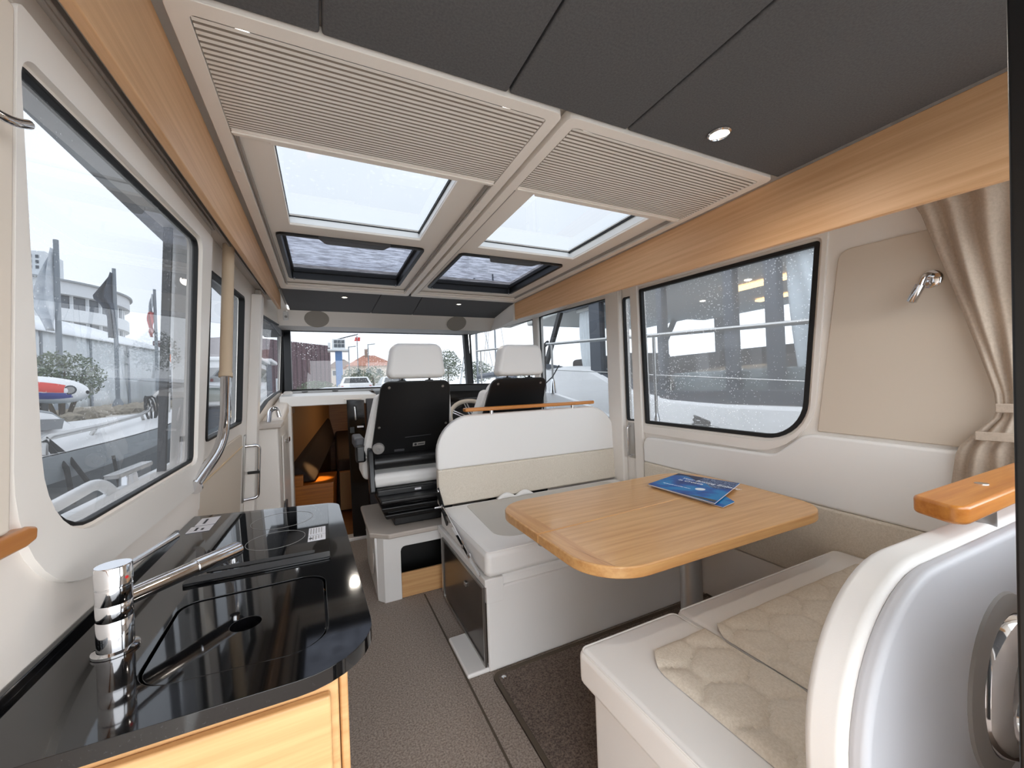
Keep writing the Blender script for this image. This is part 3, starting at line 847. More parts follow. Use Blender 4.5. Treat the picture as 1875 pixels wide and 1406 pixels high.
obj('back_plate', plate(B(), rpoly([(2.44, 0.70, 0.01), (2.485, 0.70, 0.01), (2.485, 1.05, 0.01), (2.44, 1.05, 0.01)]), [], MD, 0.0, 0.006), steel, dh, bevel=0.002)
obj('pull_bar', tube(B(), bend([MD(2.46, 0.99, 0.004), MD(2.475, 0.99, 0.065), MD(2.50, 0.71, 0.065), MD(2.47, 0.71, 0.004)], 0.022), 0.0085, 14), chrome, dh)
obj('lock_lever', box(B(), -0.375, -0.320, 2.462, 2.474, 0.842, 0.856), blackp, dh, bevel=0.003)

dr = thing('door_handle', (1.96, 2.23, 0.85), 'slim chrome pull handle between the posts by the dinette window', 'handle', 'door pull handles')
dh['group'] = 'door pull handles'
obj('back_plate', plate(B(), rpoly([(2.195, 0.70, 0.004), (2.255, 0.70, 0.004), (2.255, 0.955, 0.004), (2.195, 0.955, 0.004)]), [], MR, 0.0, 0.004), steel, dr, bevel=0.001)
obj('pull_bar', tube(B(), bend([MR(2.225, 0.93, 0.003), MR(2.225, 0.93, 0.038), MR(2.225, 0.72, 0.038), MR(2.225, 0.72, 0.003)], 0.016), 0.0075, 12), chrome, dr)
# step locker ahead of the side door, by the companionway
lk = thing('step_locker', (-0.30, 3.2, 0.0), 'white moulded locker with small hatches beside the companionway', 'locker')
obj('locker_body', hexa(B(), [(-0.40, 2.86, 0), (-0.262, 2.86, 0), (-0.262, 3.66, 0), (-0.40, 3.66, 0), (-0.40, 2.86, 1.045), (-0.268, 2.86, 1.045), (-0.268, 3.66, 1.17), (-0.40, 3.66, 1.17)]), gel, lk, bevel=0.012)
obj('locker_ledge', hexa(B(), [(-0.40, 2.80, 1.045), (-0.245, 2.83, 1.045), (-0.245, 3.02, 1.05), (-0.40, 3.02, 1.05), (-0.40, 2.80, 1.072), (-0.245, 2.83, 1.072), (-0.245, 3.02, 1.085), (-0.40, 3.02, 1.085)]), shade_strip, lk, bevel=0.008)
obj('padded_ramp', hexa(B(), [(-0.37, 3.00, 1.05), (-0.255, 3.00, 1.05), (-0.262, 4.36, 1.15), (-0.35, 4.36, 1.15), (-0.37, 3.00, 1.095), (-0.262, 3.00, 1.085), (-0.270, 4.36, 1.285), (-0.35, 4.36, 1.285)]), liner, lk, bevel=0.02)
for (y0, y1, z0, z1, nm, mt) in ((3.02, 3.20, 0.55, 0.98, 'locker_door', gel), (3.02, 3.20, 0.08, 0.42, 'locker_door', gel)):
    ld_ = obj(nm, box(B(), -0.264, -0.255, y0, y1, z0, z1), mt, lk, bevel=0.004)
    obj('latch_button', lathe(B(), [(0.012, 0), (0.012, 0.004), (0.006, 0.006)], (-0.255, y1 - 0.03, z1 - 0.05), (1, 0, 0), 16), chrome, ld_)
obj('vent_grille', box(B(), -0.264, -0.252, 3.05, 3.18, 0.455, 0.525), dgrey, lk, bevel=0.003)
obj('hinge', box(B(), -0.262, -0.246, 3.36, 3.48, 0.895, 0.93), chrome, lk, bevel=0.004)
lh = thing('ledge_grab', (-0.33, 2.92, 1.08), 'small bent chrome grab on the locker ledge below the front side window', 'grab handle')
obj('bar', tube(B(), bend([(-0.325, 2.93, 1.075), (-0.318, 2.98, 1.155), (-0.285, 3.02, 1.165), (-0.272, 3.02, 1.105)], 0.025), 0.014, 14), chrome, lh)
# ================================================================== DINETTE, FORWARD BENCH
db = thing('dinette_bench', (1.3, 2.0, 0.0), 'white forward-side dinette bench base with smoked steel fridge front', 'bench')
groove_h = rpoly([(0.695, 0.352, 0.008), (1.90, 0.352, 0.008), (1.90, 0.392, 0.008), (0.695, 0.392, 0.008)])
obj('bench_front', box(B(), 0.614, 1.955, 1.630, 1.650, 0.0, 0.366), gelw, db, bevel=0.010)
obj('front_corner', box(B(), 0.612, 0.694, 1.6285, 1.652, 0.300, 0.407), gelw, db, bevel=0.002)
obj('grip_recess', hexa(B(), [(0.690, 1.640, 0.36), (1.95, 1.640, 0.36), (1.95, 1.66, 0.36), (0.690, 1.66, 0.36), (0.690, 1.652, 0.406), (1.95, 1.652, 0.406), (1.95, 1.66, 0.406), (0.690, 1.66, 0.406)]), gelw, db, bevel=0.003)
obj('bench_body', box(B(), 0.622, 1.955, 1.648, 2.43, 0.0, 0.405), gelw, db, bevel=0.01)
obj('bench_rim', box(B(), 0.606, 0.66, 1.628, 2.43, 0.372, 0.408), gelw, db, bevel=0.006)
fd = obj('fridge_door', box(B(), 0.604, 0.621, 1.650, 2.30, 0.03, 0.366), fridge, db, bevel=0.004)
obj('door_frame', plate(B(), [(1.640, 0.022), (2.31, 0.022), (2.31, 0.374), (1.640, 0.374)], [[(1.652, 0.034), (2.298, 0.034), (2.298, 0.362), (1.652, 0.362)]], lambda y, z, t: (0.604 - t, y, z), -0.004, 0.006), steel, fd, bevel=0.002)
obj('latch', box(B(), 0.596, 0.606, 1.875, 1.905, 0.272, 0.292), steel, fd, bevel=0.003)
obj('plinth', box(B(), 0.515, 0.622, 1.635, 1.93, 0.0, 0.020), gelw, db, bevel=0.009)

# seat cushion with a smooth woven inset, back cushion in two materials
sc_ = thing('bench_cushion', (1.3, 2.0, 0.41), 'white vinyl seat cushion with beige inset on the forward dinette bench', 'cushion')
obj('cushion', box(B(), 0.612, 1.950, 1.618, 2.372, 0.409, 0.528), vinyl, sc_, bevel=0.030, seg=5)
MS = lambda x, y, t: (x, y, 0.528 + t)
ins = rpoly([(0.725, 1.735, 0.10), (1.85, 1.735, 0.10), (1.85, 2.345, 0.05), (0.765, 2.345, 0.05)], 7)
obj('woven_inset', plate(B(), ins, [], MS, -0.004, 0.0022), M('soft_beige_fabric', (204, 199, 190), 0.8, bump=(200, 0.3, 0.001)), sc_, bevel=0.002)
def piping(name, pts, mat, parent, r=0.0032, closed=True):
    return obj(name, tube(B(), pts, r, 6, closed), mat, parent)
piping('piping', [(x, y, 0.5235) for x, y in rpoly([(0.622, 1.628, 0.02), (1.94, 1.628, 0.02), (1.94, 2.362, 0.02), (0.622, 2.362, 0.02)], 4)], vinyl, sc_)
bk = thing('backrest_cushion', (1.3, 2.40, 0.53), 'tall white backrest with beige lower band and rounded corners between dinette and helm seats', 'backrest')
MB_ = lambda x, z, t: (x, 2.372 + t + (z - 0.53) * 0.04, z)
bo = rpoly([(0.610, 0.534, 0.015), (1.985, 0.534, 0.015), (1.985, 1.040, 0.20), (1.86, 1.082, 0.20), (0.78, 1.082, 0.22), (0.610, 1.020, 0.26)], 9)
bo = rpoly([(0.610, 0.534, 0.015), (1.985, 0.534, 0.015), (1.985, 1.082, 0.235), (0.610, 1.076, 0.235)], 12)
def cut(poly, z0, keep_low):
    out = []
    n = len(poly)
    for i in range(n):
        a, b = poly[i], poly[(i + 1) % n]
        ina, inb = (a[1] <= z0) == keep_low, (b[1] <= z0) == keep_low
        if ina: out.append(a)
        if ina != inb:
            t = (z0 - a[1]) / (b[1] - a[1])
            out.append((a[0] + (b[0] - a[0]) * t, z0))
    return out
obj('vinyl_cushion', plate(B(), cut(bo, 0.752, False), [], MB_, 0.0, 0.055), vinyl, bk, bevel=0.014, seg=4)
obj('woven_band', plate(B(), cut(bo, 0.752, True), [], MB_, 0.0, 0.055), weave, bk, bevel=0.012, seg=4)
obj('seam_piping', tube(B(), [MB_(x, z, 0.004) for x, z in inset(bo, 0.020)], 0.0025, 6, True), vinyl, bk)
rl = thing('backrest_rail', (1.29, 2.42, 1.09), 'varnished wooden grab rail on two steel posts along the tall dinette backrest', 'rail')
obj('wooden_bar', box(B(), 0.795, 1.79, 2.370, 2.425, 1.098, 1.122), rail_w, rl, bevel=0.008, seg=4)
for x in (0.985, 1.62):
    obj('post', lathe(B(), [(0.012, 0), (0.012, 0.026)], (x, 2.405, 1.074), n=18), chrome, rl)
# folding hinge hardware at the aisle end
hg = thing('folding_bracket', (0.60, 2.1, 0.5), 'chrome folding hinge bracket at the aisle end of the forward dinette bench', 'hinge')
obj('upper_arm', plate(B(), rpoly([(2.36, 0.66, 0.01), (2.40, 0.60, 0.01), (2.20, 0.47, 0.01), (2.17, 0.51, 0.01)]), [], lambda y, z, t: (0.606 - t, y, z), 0.0, 0.006), blackal, hg, bevel=0.001)
obj('lower_arm', plate(B(), rpoly([(2.28, 0.545, 0.01), (2.27, 0.575, 0.01), (1.66, 0.425, 0.01), (1.67, 0.405, 0.01)]), [], lambda y, z, t: (0.600 - t, y, z), 0.0, 0.005), chrome, hg, bevel=0.001)
for (y, z) in ((2.35, 0.635), (2.27, 0.565), (1.80, 0.455), (1.90, 0.462)):
    obj('bolt', lathe(B(), [(0.012, 0), (0.012, 0.005), (0.007, 0.008)], (0.600, y, z), (-1, 0, 0), 16), chrome, hg)
obj('lock_pin', tube(B(), [(0.604, 2.27, 0.565), (0.555, 2.275, 0.563)], 0.006, 12), chrome, hg)
# loose straps lying on the cushion below the backrest
st = tag(obj('seat_cover_fold', grid_surf(B(), lambda u, v: (0.98 + 0.26 * u, 2.335 + 0.03 * v, 0.532 + 0.030 * abs(math.sin(u * math.pi * 2)) * math.sin(v * math.pi) ** 0.6), 24, 6), vinyl, solid=0.003), 'rumpled pale cover edge lying on the forward bench at the foot of its backrest', 'cover')

# ================================================================== TABLE
tb = thing('dining_table', (1.3, 1.28, 0.0), 'oiled oak dinette table with rounded corners and a centre split on a silver pedestal', 'table')
MTB = lambda x, y, t: (x, y, 0.720 + t)
to = rpoly([(0.672, 0.872, 0.165), (1.800, 0.872, 0.20), (1.868, 1.300, 0.0), (1.868, 1.700, 0.20), (0.672, 1.665, 0.165)], 10)
to = rpoly([(0.668, 0.878, 0.170), (1.800, 0.880, 0.17), (1.872, 1.30, 0.5), (1.872, 1.690, 0.20), (0.672, 1.655, 0.165)], 10)
def cut_y(poly, y0f, keep_low):
    out = []
    n = len(poly)
    g = lambda p: p[1] - y0f(p[0])
    for i in range(n):
        a, b = poly[i], poly[(i + 1) % n]
        ina, inb = (g(a) <= 0) == keep_low, (g(b) <= 0) == keep_low
        if ina: out.append(a)
        if ina != inb:
            t = g(a) / (g(a) - g(b))
            out.append((a[0] + (b[0] - a[0]) * t, a[1] + (b[1] - a[1]) * t))
    return out
sy = lambda x: 1.245 + (x - 0.671) * 0.060
for low, nm in ((True, 'table_leaf'), (False, 'table_leaf')):
    q = cut_y(to, (lambda x: sy(x) - 0.0008) if low else (lambda x: sy(x) + 0.0008), low)
    lf = obj(nm, plate(B(), q, [], MTB, -0.036, 0.0), tbl, tb, bevel=0.005, seg=3)
    # end strips with the grain across
    e1 = [(x, y) for x, y in cut_y(q, lambda x: 9, True)]
    def cut_x(poly, x0, keep_low):
        sw = [(y, x) for x, y in poly]
        r = cut(sw, x0, keep_low)
        return [(x, y) for y, x in r]
    obj('end_strip', plate(B(), inset(cut_x(q, 0.745, True), 0.0045), [], MTB, -0.002, 0.0004), tbl_y, lf)
obj('hinge_knuckle', box(B(), 0.676, 0.70, 1.238, 1.258, 0.676, 0.690), steel, tb, bevel=0.002)
obj('split_shadow_strip', hexa(B(), [(0.70, sy(0.70) - 0.006, 0.690), (1.85, sy(1.85) - 0.006, 0.690), (1.85, sy(1.85) + 0.006, 0.690), (0.70, sy(0.70) + 0.006, 0.690), (0.70, sy(0.70) - 0.0007, 0.712), (1.85, sy(1.85) - 0.0007, 0.712), (1.85, sy(1.85) + 0.0007, 0.712), (0.70, sy(0.70) + 0.0007, 0.712)]), groove, tb)
obj('pedestal_column', lathe(B(), [(0.06, 0.0), (0.06, 0.012), (0.047, 0.016), (0.047, 0.300), (0.0465, 0.302), (0.0465, 0.655), (0.075, 0.66), (0.075, 0.684)], (1.46, 1.28, 0.0), n=32), alu, tb)
obj('table_bearer', box(B(), 1.20, 1.72, 1.18, 1.38, 0.664, 0.685), blackal, tb, bevel=0.004)

# magazines
cov = bpy.data.materials.new('blue_magazine_cover')
cov.use_nodes = True
t = cov.node_tree
p = t.nodes['Principled BSDF']
co = t.nodes.new('ShaderNodeTexCoord')
n1 = t.nodes.new('ShaderNodeTexNoise'); n1.inputs['Scale'].default_value = 9; n1.inputs['Detail'].default_value = 5
r1_ = t.nodes.new('ShaderNodeValToRGB')
els = r1_.color_ramp.elements
els[0].position = 0.30; els[0].color = lin((10, 40, 104))
els[1].position = 0.78; els[1].color = lin((40, 120, 180))
e = els.new(0.46); e.color = lin((6, 82, 160))
e = els.new(0.58); e.color = lin((4, 124, 184))
t.links.new(co.outputs['Object'], n1.inputs['Vector'])
t.links.new(n1.outputs['Fac'], r1_.inputs['Fac'])
t.links.new(r1_.outputs['Color'], p.inputs['Base Color'])
p.inputs['Roughness'].default_value = 0.45
p.inputs['Specular IOR Level'].default_value = 0.25
navy = M('navy_print', (24, 36, 70), 0.5, spec=0.25)
whitei = M('white_ink', (236, 240, 244), 0.4)
foam_p = M('spray_print', (40, 58, 100), 0.5, spec=0.25, var=(150, (150, 170, 196), 0.5, 0.62))
def magazine(name, c, lab, z0, th, curl):
    # c: four corners in order left, near, right, far
    mg = thing(name, (c[0][0], c[0][1], z0), lab, 'magazine', 'magazines on the table')
    cs = [Vector((x, y, z0)) for x, y in c]
    def P(u, v, h):
        a = cs[0].lerp(cs[1], u); b = cs[3].lerp(cs[2], u)
        q = a.lerp(b, v)
        q.z += h + curl * (u ** 3) * (1 - v) * 0.0 + curl * (u * u) * (v * 0.7 + 0.3)
        return q
    def sheet(h0, h1):
        b = B()
        N, K = 14, 6
        top = [[b.verts.new(P(i / N, j / K, h1)) for j in range(K + 1)] for i in range(N + 1)]
        bot = [[b.verts.new(P(i / N, j / K, h0 if h0 > 0.0011 else 0.0006)) for j in range(K + 1)] for i in range(N + 1)]
        for i in range(N):
            for j in range(K):
                b.faces.new((top[i][j], top[i + 1][j], top[i + 1][j + 1], top[i][j + 1]))
                b.faces.new((bot[i][j], bot[i][j + 1], bot[i + 1][j + 1], bot[i + 1][j]))
        for i in range(N):
            b.faces.new((top[i][0], bot[i][0], bot[i + 1][0], top[i + 1][0]))
            b.faces.new((top[i][K], top[i + 1][K], bot[i + 1][K], bot[i][K]))
        for j in range(K):
            b.faces.new((top[0][j], top[0][j + 1], bot[0][j + 1], bot[0][j]))
            b.faces.new((top[N][j], bot[N][j], bot[N][j + 1], top[N][j + 1]))
        bmesh.ops.recalc_face_normals(b, faces=b.faces)
        return b
    obj('pages', sheet(0.001, th), paper, mg)
    cvr = obj('cover', sheet(th, th + 0.0012), cov, mg)
    return mg, P, cvr
mg1, P1_, cv1 = magazine('magazine', ((1.470, 1.500), (1.452, 1.100), (1.545, 1.115), (1.79, 1.52)), 'blue travel magazine lying underneath the other one on the table', 0.7205, 0.003, 0.004)
mg1.location = mg1.location
mg2, P2_, cv2 = magazine('magazine', ((1.449, 1.508), (1.441, 1.128), (1.800, 1.268), (1.748, 1.586)), 'blue travel magazine with white title and seal, on top of the other on the table', 0.7300, 0.0045, 0.004)
def onmag(P, u, v, h): return P(u, v, h)
# printed mountains and spray, then the lettering
def patch(name, us, mat, parent, h):
    b = B()
    vs = [b.verts.new(P2_(u, v, h)) for u, v in us]
    b.faces.new(vs)
    return obj(name, b, mat, parent, smooth=False)
def strip_patch(name, f0, f1, u0, u1, mat, h):
    b = B()
    N = 16
    a = [b.verts.new(P2_(u0 + (u1 - u0) * i / N, f0(u0 + (u1 - u0) * i / N), h)) for i in range(N + 1)]
    c = [b.verts.new(P2_(u0 + (u1 - u0) * i / N, f1(u0 + (u1 - u0) * i / N), h)) for i in range(N + 1)]
    for i in range(N):
        b.faces.new((a[i], a[i + 1], c[i + 1], c[i]))
    return obj(name, b, mat, cv2, smooth=False)
strip_patch('printed_hills', lambda u: 0.80 + 0.10 * math.sin(u * 9), lambda u: 0.995, 0.0, 0.55, navy, 0.0059)
strip_patch('printed_spray', lambda u: 0.62 + 0.08 * math.sin(u * 14), lambda u: 0.995, 0.45, 0.99, foam_p, 0.0060)
strip_patch('printed_shadow', lambda u: 0.02, lambda u: 0.02 + 0.09 * max(0, u - 0.55) / 0.45, 0.55, 0.99, M('dark_print', (22, 24, 30), 0.3), 0.0060)
ux = (P2_(0.75, 0.6, 0.0066) - P2_(0.25, 0.6, 0.0066)); uy = (P2_(0.5, 0.7, 0) - P2_(0.5, 0.5, 0))
text('lettering', 'Your Boating Embassy', 0.034, whitei, cv2, frame_mtx(P2_(0.20, 0.70, 0.0068), ux, uy))
text('lettering', 'in Croatia', 0.034, whitei, cv2, frame_mtx(P2_(0.20, 0.57, 0.0068), ux, uy))
text('lettering', 'Marina guide and sailing charter', 0.012, whitei, cv2, frame_mtx(P2_(0.12, 0.24, 0.0066), ux, uy))
c_ = P2_(0.66, 0.36, 0.0063)
obj('round_seal', lathe(B(), [(0.022, 0.0), (0.022, 0.0006), (0.014, 0.0007), (0.013, 0.0003), (0.006, 0.0003), (0.005, 0.0008), (0.0, 0.0008)], c_, ux.cross(uy), 18, cap=False), whitei, cv2)

# ================================================================== DINETTE, AFT BENCH
ab = thing('aft_bench', (1.3, 0.6, 0.0), 'white aft dinette bench base under the quilted cushions', 'bench')
obj('bench_body', box(B(), 0.655, 1.955, 0.26, 0.925, 0.0, 0.398), gelw, ab, bevel=0.012)
obj('kick_recess', box(B(), 0.645, 0.66, 0.30, 0.90, 0.0, 0.06), dgrey, ab, bevel=0.003)
def quilt(x0, x1, y0, y1, z, rad, cell=0.165):
    def hexd(x, y):
        # distance to the nearest edge of a hexagonal grid
        a = cell
        qx, qy = x / a, y / (a * 0.62)
        best = []
        for i in range(int(qx) - 2, int(qx) + 3):
            for j in range(int(qy) - 2, int(qy) + 3):
                cx = i + (0.5 if j % 2 else 0.0)
                best.append((qx - cx) ** 2 + ((qy - j) * 0.72) ** 2)
        best.sort()
        return math.sqrt(best[1]) - math.sqrt(best[0])
    b = B()
    nx, ny = int((x1 - x0) / 0.009), int((y1 - y0) / 0.009)
    vs = {}
    for i in range(nx + 1):
        for j in range(ny + 1):
            x, y = x0 + (x1 - x0) * i / nx, y0 + (y1 - y0) * j / ny
            ok = True
            for (cx, cy, sx, sy_) in ((x0 + rad[0], y1 - rad[0], -1, 1), (x1 - rad[1], y1 - rad[1], 1, 1)):
                rr = rad[0] if sx < 0 else rad[1]
                if rr and (x - cx) * sx > 0 and (y - cy) * sy_ > 0 and math.hypot(x - cx, y - cy) > rr:
                    s = rr / math.hypot(x - cx, y - cy)
                    x, y = cx + (x - cx) * s, cy + (y - cy) * s
            d = hexd(x, y)
            h = 0.013 * (1 - math.exp(-d * 9.0))
            e = min(x - x0, x1 - x, y - y0, y1 - y)
            h *= min(1, max(0, e) / 0.012)
            vs[i, j] = b.verts.new((x, y, z + 0.0030 + h))
    for i in range(nx):
        for j in range(ny):
            b.faces.new((vs[i, j], vs[i + 1, j], vs[i + 1, j + 1], vs[i, j + 1]))
    return b
for (x0, x1, q0, q1, rad, lab) in ((0.628, 1.008, 0.755, 1.006, (0.09, 0.0), 'short white aft seat cushion with quilted beige inset at the aisle end'),
                                   (1.012, 1.952, 1.016, 1.86, (0.07, 0.07), 'long white aft seat cushion with quilted beige inset towards the side wall')):
    cu = thing('seat_cushion', (0.5 * (x0 + x1), 0.65, 0.40), lab, 'cushion', 'aft bench cushions')
    obj('cushion', box(B(), x0, x1, 0.362, 0.958, 0.399, 0.500), vinyl, cu, bevel=0.022, seg=5)
    obj('piping', tube(B(), [(x, y, 0.4955) for x, y in rpoly([(x0 + 0.007, 0.372, 0.02), (x1 - 0.007, 0.372, 0.02), (x1 - 0.007, 0.951, 0.02), (x0 + 0.007, 0.951, 0.02)], 4)], 0.003, 6, True), vinyl, cu)
    obj('quilted_inset', quilt(q0, q1, 0.385, 0.840, 0.4985, rad), weave, cu)
ak = thing('backrest_cushion', (1.3, 0.32, 0.5), 'white stitched backrest with a big rounded corner close to the camera', 'backrest')
MA = lambda x, z, t: (x, 0.358 - t, z)
ao = rpoly([(0.622, 0.40, 0.02), (1.95, 0.40, 0.02), (1.95, 0.925, 0.02), (0.622, 0.950, 0.24)], 14)
obj('padded_body', plate(B(), ao, [], MA, 0.0, 0.055), vinyl, ak, bevel=0.014, seg=5)
shaded_vinyl = M('shaded_white_vinyl', (206, 208, 214), 0.45)  # white vinyl with the shade of the back face put into its colour
obj('rear_shell', plate(B(), inset(ao, 0.006), [], MA, 0.053, 0.078), shaded_vinyl, ak, bevel=0.010, seg=4)
for d, t_ in ((0.014, 0.0012), (0.010, 0.0525)):
    obj('stitched_seam', tube(B(), [MA(x, z, t_) for x, z in inset(ao, d)], 0.0022, 6, True), vinyl, ak)
b_ = B()
so = inset(ao, 0.010)
for i in range(len(so) - 1):
    a_, c2 = Vector(so[i]), Vector(so[i + 1])
    L = (c2 - a_).length
    nrm = Vector((c2.y - a_.y, -(c2.x - a_.x))).normalized()
    k = 0.0
    while k < L:
        q, q2 = a_.lerp(c2, k / L), a_.lerp(c2, min(1, (k + 0.006) / L))
        tube(b_, [MA(q.x - nrm.x * 0.0, q.y, 0.0535), MA(q2.x, q2.y, 0.0535)], 0.0013, 5)
        k += 0.010
obj('stitches', b_, vinyl, ak, smooth=False, kind='stuff')
ar = thing('aft_backrest_rail', (1.35, 0.335, 0.95), 'thick varnished wooden rail with chrome bolts on the rounded backrest close to the camera', 'rail')
obj('wooden_bar', plate(B(), rpoly([(1.000, 0.292, 0.02), (1.80, 0.292, 0.02), (1.80, 0.375, 0.02), (1.045, 0.375, 0.02)]), [], lambda x, y, t: (x, y, 1.005 + t), -0.034, 0.0), rail_w, ar, bevel=0.007, seg=4)
for x in (1.255, 1.66):
    obj('bolt', disc(B(), (x, 0.337, 1.0045), 0.011, h=0.0018, n=20), chrome, ar)
    obj('post', lathe(B(), [(0.020, 0), (0.020, 0.055)], (x - 0.05, 0.325, 0.925), n=24), steel, ar)
rg = thing('round_fitting', (1.12, 0.27, 0.74), 'round chrome ringed fitting on the back of the rounded backrest, at the black door frame', 'fitting')
obj('shading_ring', lathe(B(), [(0.158, 0), (0.156, 0.006), (0.136, 0.012), (0.124, 0.012), (0.124, 0.0)], (1.100, 0.281, 0.680), (0, -1, 0), 40, cap=False), greyp, rg)  # soft shading around the chrome, put into a grey ring
obj('chrome_ring', lathe(B(), [(0.124, 0.002), (0.122, 0.016), (0.114, 0.030), (0.100, 0.036), (0.086, 0.030), (0.078, 0.014), (0.076, 0.002)], (1.100, 0.281, 0.680), (0, -1, 0), 40, cap=False), chrome, rg)
obj('inner_dish', disc(B(), (1.100, 0.281, 0.680), 0.078, (0, -1, 0), 0.006, 32), alu, rg)

# floor mat under the dinette
mt = thing('floor_mat', (1.2, 1.2, 0.0), 'dark brown bound carpet mat on the floor under the dinette table', 'mat')
mo = rpoly([(0.612, 0.30, 0.03), (1.96, 0.30, 0.0), (1.96, 1.612, 0.0), (0.612, 1.612, 0.04)], 5)
obj('mat', plate(B(), mo, [], lambda x, y, t: (x, y, t), 0.001, 0.009), carpetd, mt)
obj('binding', ring(B(), mo, 0.020, lambda x, y, t: (x, y, t), 0.001, 0.012), bind, mt, bevel=0.003)
obj('snap_fastener', lathe(B(), [(0.010, 0.008), (0.010, 0.011), (0.005, 0.014)], (0.655, 1.570, 0.0), n=16), chrome, mt)

# ================================================================== HELM
hp = thing('helm_platform', (0.9, 2.7, 0.0), 'white moulded platform with rounded cut-out under the two helm seats', 'platform')
MH = lambda x, z, t: (x, 2.452 + t, z)
hole = rpoly([(0.385, 0.0, 0.0), (1.45, 0.0, 0.0), (1.45, 0.312, 0.03), (0.385, 0.312, 0.03)])
front = [(0.285, 0.0), (0.384, 0.0), (0.384, 0.002), (0.384, 0.285), (0.388, 0.300), (0.398, 0.310), (0.412, 0.313), (1.45, 0.313), (1.45, 0.0), (1.52, 0.0), (1.52, 0.376), (0.285, 0.376)]
obj('front_face', plate(B(), front, [], MH, 0.0, 0.025), gelw, hp, bevel=0.004)
obj('chamfer_face', hexa(B(), [(0.252, 2.500, 0), (0.288, 2.4535, 0), (0.300, 2.475, 0), (0.275, 2.51, 0), (0.252, 2.500, 0.376), (0.288, 2.4535, 0.376), (0.300, 2.475, 0.376), (0.275, 2.51, 0.376)]), gelw, hp, bevel=0.004)
obj('side_face', hexa(B(), [(0.252, 2.498, 0), (0.275, 2.498, 0), (0.275, 3.10, 0), (0.252, 3.10, 0), (0.240, 2.498, 0.376), (0.275, 2.498, 0.376), (0.275, 3.10, 0.376), (0.240, 3.10, 0.376)]), gelw, hp, bevel=0.004)
obj('side_recess', lathe(B(), [(0.10, 0.0), (0.10, 0.003), (0.092, 0.004)], (0.244, 2.70, 0.19), (-1, 0, 0.03), 24), gel, hp)
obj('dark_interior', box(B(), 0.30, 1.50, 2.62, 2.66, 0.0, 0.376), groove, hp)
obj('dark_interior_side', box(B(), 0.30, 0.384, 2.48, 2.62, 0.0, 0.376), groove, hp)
obj('kick_board', box(B(), 0.386, 1.45, 2.460, 2.475, 0.002, 0.148), oak_x, hp, bevel=0.002)
obj('top_slab', plate(B(), rpoly([(0.315, 2.430, 0.02), (1.55, 2.430, 0.0), (1.55, 3.15, 0.0), (0.215, 3.15, 0.02), (0.215, 2.515, 0.02)]), [], lambda x, y, t: (x, y, 0.376 + t), 0.0, 0.030), shade_strip, hp, bevel=0.008)

